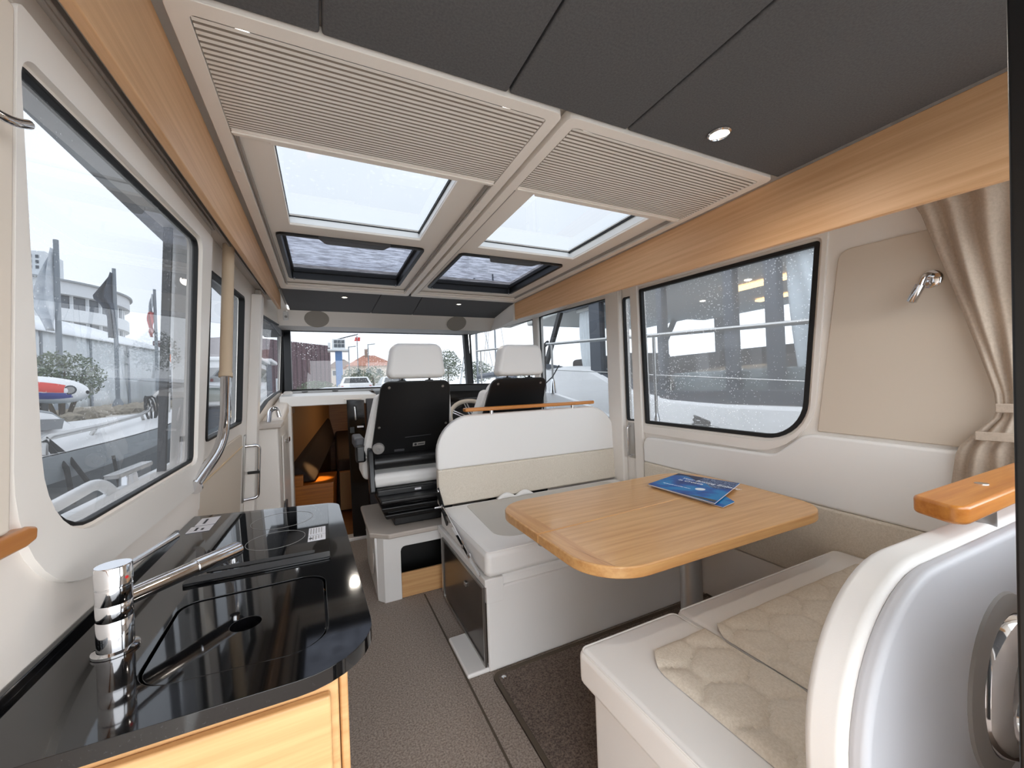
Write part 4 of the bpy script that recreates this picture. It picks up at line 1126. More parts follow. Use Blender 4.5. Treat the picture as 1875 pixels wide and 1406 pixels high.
def helm_seat(cx, label):
    hs = thing('helm_chair', (cx, 2.75, 0.406), label, 'seat', 'helm seats')
    BP = lambda u, z, t: (cx + u, 2.735 - (z - 0.80) * 0.56 + t, z)
    # sprung base in bellows
    b = B()
    lv_ = [(0.150, 0.406), (0.150, 0.455), (0.205, 0.470), (0.215, 0.495), (0.185, 0.505), (0.225, 0.520), (0.235, 0.545), (0.20, 0.555), (0.235, 0.57), (0.235, 0.592)]
    rows = []
    for (hw, z) in lv_:
        s = hw - 0.150
        rows.append([b.verts.new(p) for p in ((cx - hw, 2.565 - s, z), (cx + hw, 2.565 - s, z), (cx + hw, 2.95 + s, z), (cx - hw, 2.95 + s, z))])
    for i in range(len(rows) - 1):
        for k in range(4):
            b.faces.new((rows[i][k], rows[i][(k + 1) % 4], rows[i + 1][(k + 1) % 4], rows[i + 1][k]))
    b.faces.new(rows[0][::-1]); b.faces.new(rows[-1])
    obj('bellows', b, blackp, hs, bevel=0.008, angle=25)
    obj('seat_pan', box(B(), cx - 0.245, cx + 0.245, 2.60, 3.10, 0.585, 0.632), blackp, hs, bevel=0.012)
    obj('pan_label', box(B(), cx - 0.01, cx + 0.03, 2.597, 2.601, 0.604, 0.616), paper, hs)
    obj('seat_cushion', box(B(), cx - 0.265, cx + 0.265, 2.640, 3.16, 0.632, 0.722), vinyl, hs, bevel=0.035, seg=5)
    for s in (-1, 1):
        obj('seat_bolster', box(B(), cx + s * 0.262 - 0.045, cx + s * 0.262 + 0.045, 2.80, 3.14, 0.66, 0.80), vinyl, hs, bevel=0.035, seg=5)
    # back: black shell behind, white pad in front
    sh = rpoly([(-0.262, 0.815, 0.05), (0.262, 0.815, 0.05), (0.212, 1.306, 0.055), (-0.212, 1.306, 0.055)], 7)
    obj('back_shell', plate(B(), sh, [], BP, 0.0, 0.030), blackp, hs, bevel=0.010, seg=4)
    pad = rpoly([(-0.285, 0.80, 0.06), (0.285, 0.80, 0.06), (0.205, 1.285, 0.06), (-0.205, 1.285, 0.06)], 7)
    obj('back_cushion', plate(B(), pad, [], BP, 0.022, 0.115), vinyl, hs, bevel=0.030, seg=5)
    for s in (-1, 1):
        obj('back_bolster', plate(B(), rpoly([(s * 0.255, 0.80, 0.02), (s * 0.305, 0.84, 0.03), (s * 0.235, 1.22, 0.03), (s * 0.19, 1.24, 0.02)]), [], BP, 0.045, 0.165), vinyl, hs, bevel=0.022, seg=4)
    obj('crease', plate(B(), [(-0.05, 0.938), (0.12, 0.945), (0.12, 0.949), (-0.05, 0.943)], [], BP, -0.002, 0.001), dgrey, hs)
    # cross tube at the foot of the back
    obj('cross_tube', tube(B(), [(cx - 0.245, 2.722, 0.785), (cx + 0.245, 2.722, 0.785)], 0.046, 20), blackp, hs, bevel=0.006)
    for s in (-1, 1):
        obj('recliner_arm', plate(B(), rpoly([(2.62, 0.60, 0.02), (2.74, 0.60, 0.02), (2.79, 0.86, 0.04), (2.70, 0.90, 0.04)]), [], lambda y, z, t, s=s: (cx + s * (0.245 + t), y, z), 0.0, 0.035), blackp, hs, bevel=0.008)
    obj('recline_knob', lathe(B(), [(0.036, 0), (0.038, 0.010), (0.034, 0.026), (0.010, 0.030), (0.008, 0.026)], BP(-0.215, 0.885, -0.002), (-0.15, -1, -0.3), 28), greyp, hs)
    pl_ = obj('name_plate', plate(B(), [(0.005, 0.872), (0.085, 0.876), (0.085, 0.900), (0.005, 0.896)], [], BP, -0.0025, 0.0005), greyp, hs)
    obj('plate_emblem', disc(B(), BP(0.022, 0.885, -0.0028), 0.009, (0, -1, -0.5), 0.001, 14), ink, pl_)
    obj('print_lines', hexa(B(), [BP(0.038, 0.882, -0.0034), BP(0.080, 0.884, -0.0034), BP(0.080, 0.884, -0.002), BP(0.038, 0.882, -0.002), BP(0.038, 0.888, -0.0034), BP(0.080, 0.890, -0.0034), BP(0.080, 0.890, -0.002), BP(0.038, 0.888, -0.002)]), ink, pl_)
    obj('catch', plate(B(), rpoly([(-0.115, 0.846, 0.004), (-0.05, 0.846, 0.004), (-0.05, 0.862, 0.004), (-0.115, 0.862, 0.004)]), [], BP, -0.006, 0.0), dgrey, hs, bevel=0.002)
    for (u_, z_) in ((-0.165, 1.268), (0.165, 1.268), (-0.215, 1.02), (0.215, 1.02)):
        obj('screw', lathe(B(), [(0.0085, 0), (0.008, 0.003), (0.004, 0.004), (0.003, 0.002)], BP(u_, z_, 0.0), (0, -1, -0.5), 12), steel, hs)
    # headrest on two posts
    for s in (-1, 1):
        obj('headrest_post', tube(B(), [BP(s * 0.085, 1.285, 0.045), BP(s * 0.085, 1.35, 0.05)], 0.008, 12), chrome, hs)
        obj('post_guide', box(B(), cx + s * 0.085 - 0.020, cx + s * 0.085 + 0.020, 2.475, 2.53, 1.296, 1.312), blackp, hs, bevel=0.004)
    hd = [(-0.181, 1.322, 0.035), (0.181, 1.322, 0.035), (0.149, 1.532, 0.055), (-0.149, 1.532, 0.055)]
    obj('headrest', plate(B(), rpoly(hd, 7), [], lambda u, z, t: (cx + u, 2.430 - (z - 1.33) * 0.12 + t, z), 0.0, 0.115), vinyl, hs, bevel=0.028, seg=6)
    # armrests
    for s in (-1, 1):
        am = obj('armrest', box(B(), cx + s * 0.318 - 0.032, cx + s * 0.318 + 0.032, 2.80, 3.12, 0.870, 0.945), dgrey, hs, bevel=0.016, seg=4)
        obj('armrest_hub', box(B(), cx + s * 0.318 - 0.030, cx + s * 0.318 + 0.030, 2.745, 2.84, 0.79, 0.90), blackp, am, bevel=0.014)
    return hs
helm_seat(0.520, 'black-backed helm seat with white headrest at the companionway, nearest the aisle')
helm_seat(1.235, 'black-backed helm seat with white headrest in front of the steering wheel')

# dash and wheel
ds = thing('dashboard', (1.2, 4.0, 0.6), 'black curved dashboard under the windshield in front of the helm seats', 'dashboard')
b_ = B()
N = 14
prof = [(3.70, 0.60), (3.62, 0.95), (3.66, 1.18), (3.80, 1.262), (4.05, 1.285), (4.36, 1.268)]
rows = []
for i in range(N + 1):
    x = 0.42 + (1.96 - 0.42) * i / N
    dip = -0.018 * ((i / N - 0.5) * 2) ** 2
    ylim = 4.36 if x < 1.55 else 4.36 - (x - 1.55) * 1.70
    rows.append([b_.verts.new((x, min(y, ylim - (0 if y > 4.3 else 0.02)), z + dip)) for (y, z) in prof])
for i in range(N):
    for k in range(len(prof) - 1):
        b_.faces.new((rows[i][k], rows[i + 1][k], rows[i + 1][k + 1], rows[i][k + 1]))
obj('dash_shell', b_, blackp, ds, solid=0.012, angle=60)
obj('instrument_hood', plate(B(), rpoly([(0.95, 1.205, 0.05), (1.75, 1.185, 0.05), (1.68, 1.285, 0.05), (1.02, 1.295, 0.05)]), [], lambda x, z, t: (x, 3.72 + t, z), 0.0, 0.16), blackp, ds, bevel=0.02)
obj('display', plate(B(), rpoly([(1.05, 1.02, 0.01), (1.60, 1.02, 0.01), (1.60, 1.16, 0.01), (1.05, 1.16, 0.01)]), [], lambda x, z, t: (x, 3.615 + t, z), 0.0, 0.02), blackg, ds, bevel=0.004)
obj('chrome_strip', box(B(), 0.90, 1.06, 4.02, 4.03, 1.287, 1.291), chrome, ds)
sw = thing('steering_wheel', (1.16, 3.22, 0.98), 'beige steering wheel with chrome spokes ahead of the second helm seat', 'steering wheel')
cw = Vector((1.150, 3.20, 0.985)); ax = Vector((0.0, -0.72, 0.69)).normalized()
ua = Vector((1, 0, 0)); ub = ax.cross(ua)
obj('rim', tube(B(), [cw + (ua * math.cos(k * math.pi / 24) + ub * math.sin(k * math.pi / 24)) * 0.205 for k in range(48)], 0.019, 12, True), M('beige_wheel_leather', (196, 186, 172), 0.5), sw)
for a in (100, 150, 270, 30):
    q = (ua * math.cos(R(a)) + ub * math.sin(R(a)))
    for o_ in (-0.012, 0.012):
        pr = ax.cross(q) * o_
        obj('spoke', tube(B(), [cw + q * 0.04 + pr - ax * 0.02, cw + q * 0.195 + pr], 0.007, 10), chrome, sw)
obj('hub', lathe(B(), [(0.055, -0.05), (0.055, -0.01), (0.04, 0.0)], cw, ax, 28), blackp, sw)
obj('column', tube(B(), [cw - ax * 0.04, cw - ax * 0.42], 0.035, 16), blackp, sw)

# folding black companionway door, parked beside the opening
bd = thing('companionway_door', (0.24, 3.66, 0.0), 'glossy black folding companionway door standing open beside the opening', 'door')
obj('door_leaf', hexa(B(), [(0.185, 3.62, 0.03), (0.325, 3.60, 0.03), (0.325, 3.65, 0.03), (0.185, 3.66, 0.03), (0.168, 3.62, 1.188), (0.305, 3.60, 1.180), (0.305, 3.65, 1.180), (0.168, 3.66, 1.188)]), blackg, bd, bevel=0.004)
obj('door_cap', box(B(), 0.15, 0.285, 3.59, 3.66, 1.186, 1.20), gel, bd, bevel=0.004)
obj('chrome_pull', tube(B(), bend([(0.225, 3.60, 1.13), (0.228, 3.57, 1.125), (0.232, 3.57, 1.02), (0.232, 3.60, 1.01)], 0.012), 0.008, 12), chrome, bd)
obj('lock_case', box(B(), 0.185, 0.222, 3.595, 3.615, 0.905, 0.955), blackp, bd, bevel=0.003)
obj('white_tag', box(B(), 0.243, 0.295, 3.594, 3.604, 0.948, 0.962), paper, bd)
obj('lower_hinge', lathe(B(), [(0.016, 0), (0.016, 0.012), (0.010, 0.016)], (0.295, 3.60, 0.08), (0, -1, 0), 16), chrome, bd)
# forward-cabin pieces
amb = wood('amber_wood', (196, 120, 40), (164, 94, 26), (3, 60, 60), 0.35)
cbx = thing('cabin_side_cabinet', (-0.1, 4.3, 0.0), 'amber wooden cabinet lit by a spot inside the companionway', 'cabinet')
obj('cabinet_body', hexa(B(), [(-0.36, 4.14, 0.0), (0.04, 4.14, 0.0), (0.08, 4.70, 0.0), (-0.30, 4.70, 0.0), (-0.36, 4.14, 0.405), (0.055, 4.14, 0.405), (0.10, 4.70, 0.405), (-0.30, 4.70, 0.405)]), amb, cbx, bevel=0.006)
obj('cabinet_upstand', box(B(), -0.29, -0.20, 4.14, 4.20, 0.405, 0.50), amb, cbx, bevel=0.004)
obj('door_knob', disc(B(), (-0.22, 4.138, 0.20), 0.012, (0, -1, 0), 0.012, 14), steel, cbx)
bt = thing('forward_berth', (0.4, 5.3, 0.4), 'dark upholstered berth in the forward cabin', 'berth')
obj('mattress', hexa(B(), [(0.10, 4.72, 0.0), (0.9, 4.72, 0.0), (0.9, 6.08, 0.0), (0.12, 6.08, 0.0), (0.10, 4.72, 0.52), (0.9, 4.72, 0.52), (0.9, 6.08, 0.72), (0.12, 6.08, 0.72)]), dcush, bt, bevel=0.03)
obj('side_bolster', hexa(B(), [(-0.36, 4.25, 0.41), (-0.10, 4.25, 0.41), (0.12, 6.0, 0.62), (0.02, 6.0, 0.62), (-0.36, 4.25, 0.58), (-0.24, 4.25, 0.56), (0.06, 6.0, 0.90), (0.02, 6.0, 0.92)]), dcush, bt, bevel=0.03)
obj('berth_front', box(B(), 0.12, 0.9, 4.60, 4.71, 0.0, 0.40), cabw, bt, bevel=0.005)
cw_ = thing('cabin_port_light', (-0.28, 4.4, 1.05), 'slim framed cabin window high in the dark forward cabin', 'cabin window')
obj('white_pane', hexa(B(), [(-0.338, 4.02, 1.03), (-0.332, 4.02, 1.03), (-0.255, 4.55, 1.08), (-0.262, 4.55, 1.08), (-0.338, 4.02, 1.10), (-0.332, 4.02, 1.10), (-0.255, 4.55, 1.125), (-0.262, 4.55, 1.125)]), M('pale_pane', (214, 220, 226), 0.1), cw_)
ls = bpy.data.lights.new('cabin_spot', 'SPOT')
ls.energy = 40; ls.color = (1.0, 0.66, 0.30); ls.spot_size = R(25); ls.spot_blend = 0.8; ls.shadow_soft_size = 0.02
lo = bpy.data.objects.new('cabin_spot', ls); lo.location = (-0.09, 4.38, 1.12); COL.objects.link(lo)

lc = bpy.data.lights.new('cabin_fill', 'POINT')  # added fill light without a fixture, brightens the forward cabin
lc.energy = 1.6; lc.color = (1.0, 0.74, 0.45); lc.shadow_soft_size = 0.05
lo = bpy.data.objects.new('cabin_fill', lc); lo.location = (0.45, 5.1, 1.05); COL.objects.link(lo)

# ================================================================== CURTAIN AND READING LAMP
ct = thing('curtain', (1.95, 0.45, 0.7), 'taupe linen curtain tied back against the beige side panel', 'curtain')
def cpt(s, v):
    z = 1.880 - v * 1.12
    key = [(1.880, 0.665, 0.15), (1.80, 0.632, 0.16), (1.50, 0.560, 0.26), (1.17, 0.482, 0.36), (1.10, 0.478, 0.38), (1.05, 0.520, 0.34), (0.98, 0.572, 0.30), (0.86, 0.590, 0.26), (0.70, 0.600, 0.24)]
    for i in range(len(key) - 1):
        if key[i][0] >= z >= key[i + 1][0]:
            t = (key[i][0] - z) / (key[i][0] - key[i + 1][0])
            yl = key[i][1] * (1 - t) + key[i + 1][1] * t
            yr = key[i][2] * (1 - t) + key[i + 1][2] * t
            break
    else:
        yl, yr = key[-1][1], key[-1][2]
    wd = (yl - yr)
    y = yl - wd * s
    amp = 0.022 * min(1, max(0.25, wd / 0.4))
    ph = s * 2 * math.pi * 6.5 + 0.5 * math.sin(v * 7) + 0.8 * math.sin(s * 9)
    edge = min(1.0, s / 0.10)
    x = 1.935 - edge * amp * (0.5 + 0.5 * math.sin(ph)) * 1.6 - 0.006 * math.sin(ph * 0.5 + v * 11)
    return (x, y, z)
obj('curtain_cloth', grid_surf(B(), cpt, 110, 44), curt, ct, solid=0.003, angle=180)
for z, a, b in ((1.125, 0.50, 0.36), (1.035, 0.545, 0.33)):
    obj('tieback', plate(B(), [(a - 0.03, z - 0.014), (b, z - 0.014), (b, z + 0.014), (a - 0.03, z + 0.014)], [], lambda y, z_, t: (1.885 - t, y, z_), 0.0, 0.006), curt, ct, bevel=0.003)
rlm = thing('reading_lamp', (1.99, 0.635, 1.575), 'chrome swivel reading lamp on the beige side panel beside the curtain', 'lamp')
obj('rose', lathe(B(), [(0.031, 0.0), (0.031, 0.006), (0.026, 0.010), (0.0, 0.011)], (1.988, 0.632, 1.578), (-1, 0, 0), 32), chrome, rlm)
obj('switch', disc(B(), (1.978, 0.640, 1.562), 0.006, (-1, 0, 0), 0.004, 14), chrome, rlm)
obj('arm', tube(B(), bend([(1.982, 0.628, 1.590), (1.935, 0.632, 1.592), (1.930, 0.646, 1.545)], 0.022, 6), 0.0085, 14), chrome, rlm)
ha, hb = Vector((1.930, 0.643, 1.556)), Vector((1.930, 0.670, 1.500))
obj('head', tube(B(), [ha, ha.lerp(hb, 0.02), ha.lerp(hb, 0.97), hb], [0.0125, 0.0145, 0.0145, 0.0135], 24), chrome, rlm)
obj('head_lens', lathe(B(), [(0.009, 0.0), (0.008, 0.002), (0.0, 0.003)], hb, hb - ha, 18), alu, rlm)

# ================================================================== OUTSIDE
hullw = M('hull_white', (242, 241, 240), 0.3)
hullb = M('hull_pale_blue', (196, 206, 214), 0.3)
hullg = M('hull_slate', (84, 96, 106), 0.35)
dglass = M('dark_boat_window', (30, 36, 42), 0.1)
navy_m = M('navy_paint', (52, 66, 86), 0.4)
ropeb = M('black_rope', (22, 24, 28), 0.8)
canv = M('white_tent_canvas', (218, 224, 228), 0.6, bump=(6, 0.4, 0.06), stretch=(1, 1, 0.3))
watm = M('harbour_water', (70, 88, 96), 0.08, bump=(5, 0.5, 0.05), var=(1.5, (88, 106, 112)))
quaym = M('pale_quay_concrete', (206, 200, 190), 0.9, var=(2, (186, 178, 166)))
rockm = M('rock_grey_brown', (164, 154, 138), 0.95, var=(8, (128, 118, 102)))
polem = M('galvanised_pole', (132, 140, 148), 0.5)

obj('water', box(B(), -120, 160, -60, 30.5, -0.75, -0.60), watm, kind='structure', smooth=False)
obj('ground', box(B(), -160, 200, 30.0, 320, -0.9, 1.0), quaym, kind='structure', smooth=False)

# own boat outside the left windows
ow = obj('trim_7', box(B(), -0.50, -0.345, -0.6, 4.45, 1.81, 1.86), M('roof_overhang_grey', (112, 112, 114), 0.6), kind='structure')
obj('trim_8', box(B(), -0.475, -0.435, 1.735, 1.87, 0.70, 1.81), gelw, kind='structure', bevel=0.006)
dk = obj('trim_9', box(B(), -0.80, -0.42, -0.6, 5.0, 0.70, 0.74), hullw, kind='structure')
obj('toe_rail', tube(B(), [(-0.66, y, 0.88 + 0.012 * (y - 1)) for y in (-0.5, 0.6, 1.2, 1.8, 2.4, 3.2, 4.5)], 0.055, 14), hullw, dk)
gr = thing('deck_grab_rail', (-0.66, 1.6, 0.93), 'white painted bent grab rail on the side deck outside the big galley window', 'grab rail')
obj('bar', tube(B(), bend([(-0.66, 1.10, 0.90), (-0.65, 1.28, 0.965), (-0.645, 1.68, 1.000), (-0.645, 1.80, 0.925)], 0.06, 6), 0.017, 14), hullw, gr)
cl = thing('mooring_cleat', (-0.66, 1.95, 0.93), 'steel mooring cleat on the side deck outside the big galley window', 'cleat')
obj('horn', hexa(B(), [(-0.685, 1.80, 0.985), (-0.635, 1.80, 0.985), (-0.635, 2.08, 0.985), (-0.685, 2.08, 0.985), (-0.68, 1.79, 1.002), (-0.64, 1.79, 1.002), (-0.64, 2.10, 1.002), (-0.68, 2.10, 1.002)]), steel, cl, bevel=0.006)
obj('cleat_post', lathe(B(), [(0.030, 0), (0.022, 0.06)], (-0.66, 1.93, 0.93), n=16), chrome, cl)

# foredeck of our own boat beyond the windshield
fdk = obj('trim_10', hexa(B(), [(-0.30, 4.46, 1.175), (1.60, 4.46, 1.175), (1.30, 7.2, 1.175), (0.0, 7.2, 1.175), (-0.30, 4.46, 1.255), (1.60, 4.46, 1.255), (1.30, 7.2, 1.345), (0.0, 7.2, 1.345)]), M('foredeck_grey', (176, 180, 188), 0.6), kind='structure', bevel=0.02)

# motor boat moored alongside on the left
mbt = thing('motor_boat', (-2.6, 3.5, -0.6), 'pale blue and slate hulled motor boat with steel bow rail moored outside the galley window', 'boat')
def loft(sections, close=True):
    b = B()
    rows = [[b.verts.new(p) for p in s] for s in sections]
    for i in range(len(rows) - 1):
        for k in range(len(rows[0]) - 1):
            b.faces.new((rows[i][k], rows[i + 1][k], rows[i + 1][k + 1], rows[i][k + 1]))
    if close:
        b.faces.new(rows[0]); b.faces.new(rows[-1][::-1])
    bmesh.ops.recalc_face_normals(b, faces=b.faces)
    return b
def mb(s):
    c0, c1 = Vector((-2.62, 0.3)), Vector((-1.92, 7.4))
    c = c0.lerp(c1, s)
    hb = 1.12 * (1 - max(0, (s - 0.30) / 0.70) ** 1.9)
    z = 0.965 + 0.02 * s + 0.09 * s * s
    return c, hb, z
SS = [i / 16 for i in range(17)]
def mbrow(fr0, fr1, z0f, z1f):
    out = []
    for s in SS:
        c, hb, z = mb(s)
        out.append([(c.x - hb * fr1, c.y, z1f(z)), (c.x - hb * fr0, c.y, z0f(z, s)), (c.x + hb * fr0, c.y, z0f(z, s)), (c.x + hb * fr1, c.y, z1f(z))])
    return out
obj('hull_topside', loft(mbrow(0.97, 1.0, lambda z, s: z - 0.15, lambda z: z)), hullb, mbt, bevel=0.01)
obj('hull_lower', loft([[(a[0], a[1], a[2]) for a in r] for r in mbrow(0.55, 0.965, lambda z, s: -0.62 + 0.6 * s ** 4, lambda z: z - 0.145)]), hullg, mbt)
b_ = B()
rows = []
for s in SS:
    c, hb, z = mb(s)
    rows.append([b_.verts.new((c.x - hb * 0.985, c.y, z + 0.002)), b_.verts.new((c.x, c.y, z + 0.04)), b_.verts.new((c.x + hb * 0.985, c.y, z + 0.002))])
for i in range(len(rows) - 1):
    for k in range(2):
        b_.faces.new((rows[i][k], rows[i + 1][k], rows[i + 1][k + 1], rows[i][k + 1]))
obj('deck', b_, hullw, mbt)
obj('cabin_top', loft([[(-3.25, 1.6, 0.94), (-3.15, 1.6, 1.34), (-2.55, 1.6, 1.42), (-1.82, 1.6, 1.34), (-1.72, 1.6, 0.94)],
                       [(-3.20, 3.6, 0.95), (-3.05, 3.6, 1.26), (-2.50, 3.6, 1.34), (-1.86, 3.6, 1.26), (-1.74, 3.6, 0.95)],
                       [(-3.05, 4.3, 0.96), (-2.95, 4.3, 1.17), (-2.45, 4.3, 1.24), (-1.90, 4.3, 1.17), (-1.78, 4.3, 0.96)],
                       [(-2.75, 4.9, 0.97), (-2.65, 4.9, 1.03), (-2.45, 4.9, 1.05), (-2.05, 4.9, 1.03), (-1.95, 4.9, 0.97)]]), hullw, mbt, bevel=0.02)
obj('cabin_window', hexa(B(), [(-1.79, 3.30, 1.075), (-1.755, 3.30, 1.075), (-1.765, 4.10, 1.06), (-1.80, 4.10, 1.06), (-1.86, 3.25, 1.17), (-1.800, 3.25, 1.17), (-1.815, 4.25, 1.13), (-1.87, 4.25, 1.13)]), dglass, mbt, bevel=0.004)
obj('cabin_rim', tube(B(), [(-1.86, 1.7, 1.335), (-1.88, 3.6, 1.262), (-1.92, 4.3, 1.175), (-2.05, 4.88, 1.04)], 0.014, 8), M('grey_rim', (150, 156, 160), 0.4), mbt)
rail_pts = [(-1.33, 2.92, 1.07), (-1.50, 3.92, 1.07), (-1.68, 5.20, 1.10), (-1.74, 5.62, 1.14), (-1.74, 5.80, 1.30), (-1.76, 6.15, 1.375), (-1.84, 6.60, 1.37), (-1.92, 6.95, 1.35)]
obj('hand_rail', tube(B(), bend([(-1.30, 2.85, 0.98)] + rail_pts, 0.10, 4), 0.017, 10), steel, mbt)
for p0, p1 in (((-1.52, 3.86, 0.985), (-1.56, 4.05, 1.07)), ((-1.56, 3.95, 0.985), (-1.56, 4.05, 1.07)), ((-1.72, 5.45, 1.00), (-1.70, 5.30, 1.11)), ((-1.74, 5.62, 1.01), (-1.74, 5.80, 1.30)), ((-1.78, 6.00, 1.02), (-1.76, 6.15, 1.375)), ((-1.82, 6.30, 1.03), (-1.80, 6.42, 1.37)), ((-1.88, 6.75, 1.05), (-1.90, 6.85, 1.355))):
    obj('stanchion', tube(B(), [p0, p1], 0.014, 8), steel, mbt)
b_ = B()
c, hb, z = mb(0.84)
for k in range(3):
    tube(b_, [(-1.73 + 0.03 * math.cos(a * math.pi / 6 + k), 5.68 - 0.05 * k + 0.06 * math.cos(a * math.pi / 6), 1.15 + 0.14 * math.sin(a * math.pi / 6 + k * 0.3)) for a in range(12)], 0.009, 6, True)
obj('coiled_line', b_, ropeb, mbt)
for p in ([(-1.33, 2.93, 1.07), (-1.27, 3.00, 0.95), (-1.22, 3.12, 0.74)], [(-1.32, 2.90, 1.06), (-1.26, 2.95, 0.90), (-1.25, 2.98, 0.70)], [(-1.74, 5.85, 1.30), (-1.70, 5.95, 1.06), (-1.66, 6.05, 0.88)]):
    obj('mooring_line', tube(B(), p, 0.012, 8), ropeb, mbt)
for x, y, z, r, lab in ((-1.08, 3.05, 0.36, 0.15, 'black fender hanging between the boats near the aft corner of the big window'), (-1.46, 5.90, 0.48, 0.17, 'black fender hanging at the bow of the pale blue motor boat')):
    f = thing('boat_fender', (x, y, z), lab, 'fender', 'fenders between the boats')
    obj('fender_body', lathe(B(), [(0.02, -0.34), (r * 0.75, -0.28), (r, -0.18), (r, 0.18), (r * 0.75, 0.28), (0.03, 0.33), (0.02, 0.37)], (x, y, z), n=20), ropeb, f)
    obj('fender_line', tube(B(), [(x, y, z + 0.36), (x - 0.02, y - 0.02, z + 0.58)], 0.008, 6), ropeb, f)

# engine cowling painted red, white and blue on the next boat
eng = thing('outboard_engine', (-3.05, 6.35, 0.6), 'white outboard engine cowling with red and blue panels and a round emblem', 'engine')
def cowl(u, v, off=0.0):
    a = (u - 0.5) * 2
    rx = max(0.02, (1 - abs(a) ** 3.2)) ** 0.5
    th = v * 2 * math.pi
    return (-3.0 + 0.46 * a + 0.10 * math.cos(th) * 0, 6.42 + (0.30 * rx + off) * math.cos(th), 1.42 + (0.155 * rx + off) * math.sin(th) - 0.05 * a)
obj('cowling', grid_surf(B(), lambda u, v: cowl(u, v), 20, 24), hullw, eng)
def patch_c(name, u0, u1, v0, v1, mt, skew=0.0):
    return obj(name, grid_surf(B(), lambda u, v: cowl(u0 + (u1 - u0) * u * (1 - skew * (1 - v) if skew > 0 else 1 + skew * v), v0 + (v1 - v0) * v, 0.004), 12, 8), mt, eng)
patch_c('red_panel', 0.05, 0.885, 0.52, 0.40, M('flag_red', (216, 62, 52), 0.4), 0.0)
patch_c('blue_panel', 0.05, 0.93, 0.61, 0.525, M('flag_blue', (52, 64, 150), 0.4), 0.0)
patch_c('white_stripe', 0.05, 0.76, 0.527, 0.517, hullw)
e_ = Vector(cowl(0.925, 0.47, 0.006))
obj('emblem_ring', lathe(B(), [(0.052, 0), (0.052, 0.004), (0.040, 0.006), (0.038, 0.003)], e_, (0.3, -1, 0.1), 24, cap=False), M('emblem_dark', (40, 44, 50), 0.5), eng)
obj('emblem_centre', disc(B(), e_, 0.038, (0.3, -1, 0.1), 0.003, 20), greyp, eng)
obj('leg', box(B(), -3.12, -2.90, 6.34, 6.50, -0.6, 1.34), blackp, eng, bevel=0.03)

# flag poles
def flagpole(x, y, zt, r, lab, rake=0.0):
    f = thing('flag_pole', (x, y, 1.0), lab, 'flag pole', 'flag poles on the quay')
    obj('pole', tube(B(), [(x, y, 0.98), (x, y, zt)], [r * 1.2, r], 12), polem, f)
    obj('base_plate', lathe(B(), [(r * 3.0, 0.0), (r * 3.0, 0.10), (r * 1.6, 0.35)], (x, y, 0.98), n=12), polem, f)
    return f
def hang(name, pts, mat, parent, amp=0.12):
    # drooping cloth between a pole edge and a free edge: pts = [(z, x0, x1)]
    def f(u, v):
        i = min(int(v * (len(pts) - 1)), len(pts) - 2)
        t = v * (len(pts) - 1) - i
        z = pts[i][0] * (1 - t) + pts[i + 1][0] * t
        a = pts[i][1] * (1 - t) + pts[i + 1][1] * t
        b = pts[i][2] * (1 - t) + pts[i + 1][2] * t
        return (a + (b - a) * u, parent['_at'][1] - 0.08 + amp * math.sin(u * 9 + v * 5) , z)
    return obj(name, grid_surf(B(), f, 10, 16), mat, parent, solid=0.01)
whitef = M('white_flag_cloth', (232, 235, 238), 0.7, var=(3, (196, 202, 210)))
navyf = M('navy_flag_cloth', (58, 68, 84), 0.7, var=(5, (120, 128, 138), 0.6, 0.68))
f1 = flagpole(-8.72, 20.2, 7.25, 0.075, 'tall quay flag pole with a limp white flag, nearest of the three')
hang('white_flag', [(6.9, -8.78, -8.80), (6.0, -8.78, -9.10), (4.9, -8.76, -9.35), (4.3, -8.76, -9.15), (3.9, -8.76, -9.05)], whitef, f1)
f2 = flagpole(-8.0, 22.62, 6.95, 0.065, 'tall quay flag pole with a limp navy patterned flag, in the middle of the three')
hang('navy_flag', [(6.75, -8.05, -8.07), (6.2, -8.05, -8.35), (5.65, -8.04, -8.66), (5.35, -8.0, -8.40), (4.9, -7.98, -8.22), (4.35, -7.96, -8.24), (3.95, -7.98, -8.26)], navyf, f2)
f3 = flagpole(-7.35, 24.94, 6.65, 0.06, 'tall quay flag pole with a limp white and red flag, furthest of the three')
hang('white_cloth', [(6.4, -7.40, -7.42), (5.9, -7.40, -7.52), (5.52, -7.40, -7.60)], whitef, f3)
hang('red_cloth', [(5.52, -7.40, -7.60), (5.1, -7.40, -7.62), (4.72, -7.40, -7.60)], M('red_flag_cloth', (214, 70, 66), 0.7), f3)
hang('pale_red_cloth', [(4.72, -7.42, -7.58), (4.3, -7.43, -7.54)], M('faded_red_cloth', (232, 170, 166), 0.7), f3)

# white marquee with hanging side walls
mq = thing('marquee', (-14, 32, 1.0), 'long white canvas marquee with creased side walls behind the flag poles', 'tent')
A_, B2_ = Vector((-14.4, 18.0)), Vector((-10.75, 41.5))
dq = (B2_ - A_); Lq = dq.length; dq.normalize(); nq = Vector((-dq.y, dq.x))
bays = 7
for k in range(bays):
    a, b = A_ + dq * (Lq * k / bays), A_ + dq * (Lq * (k + 1) / bays)
    def wallp(u, v, a=a, b=b, k=k):
        q = a.lerp(b, u) + nq * (0.10 * math.sin(u * 17 + k) * math.sin(v * 3) + 0.05 * math.sin(u * 41 + v * 6 + k * 2))
        return (q.x, q.y, 1.0 + 3.95 * v)
    obj('canvas_wall', grid_surf(B(), wallp, 24, 8), canv, mq, solid=0.02)
    q = A_ + dq * (Lq * k / bays) - nq * 0.08
    obj('tent_post', tube(B(), [(q.x, q.y, 1.0), (q.x, q.y, 4.95)], 0.06, 8), polem, mq)
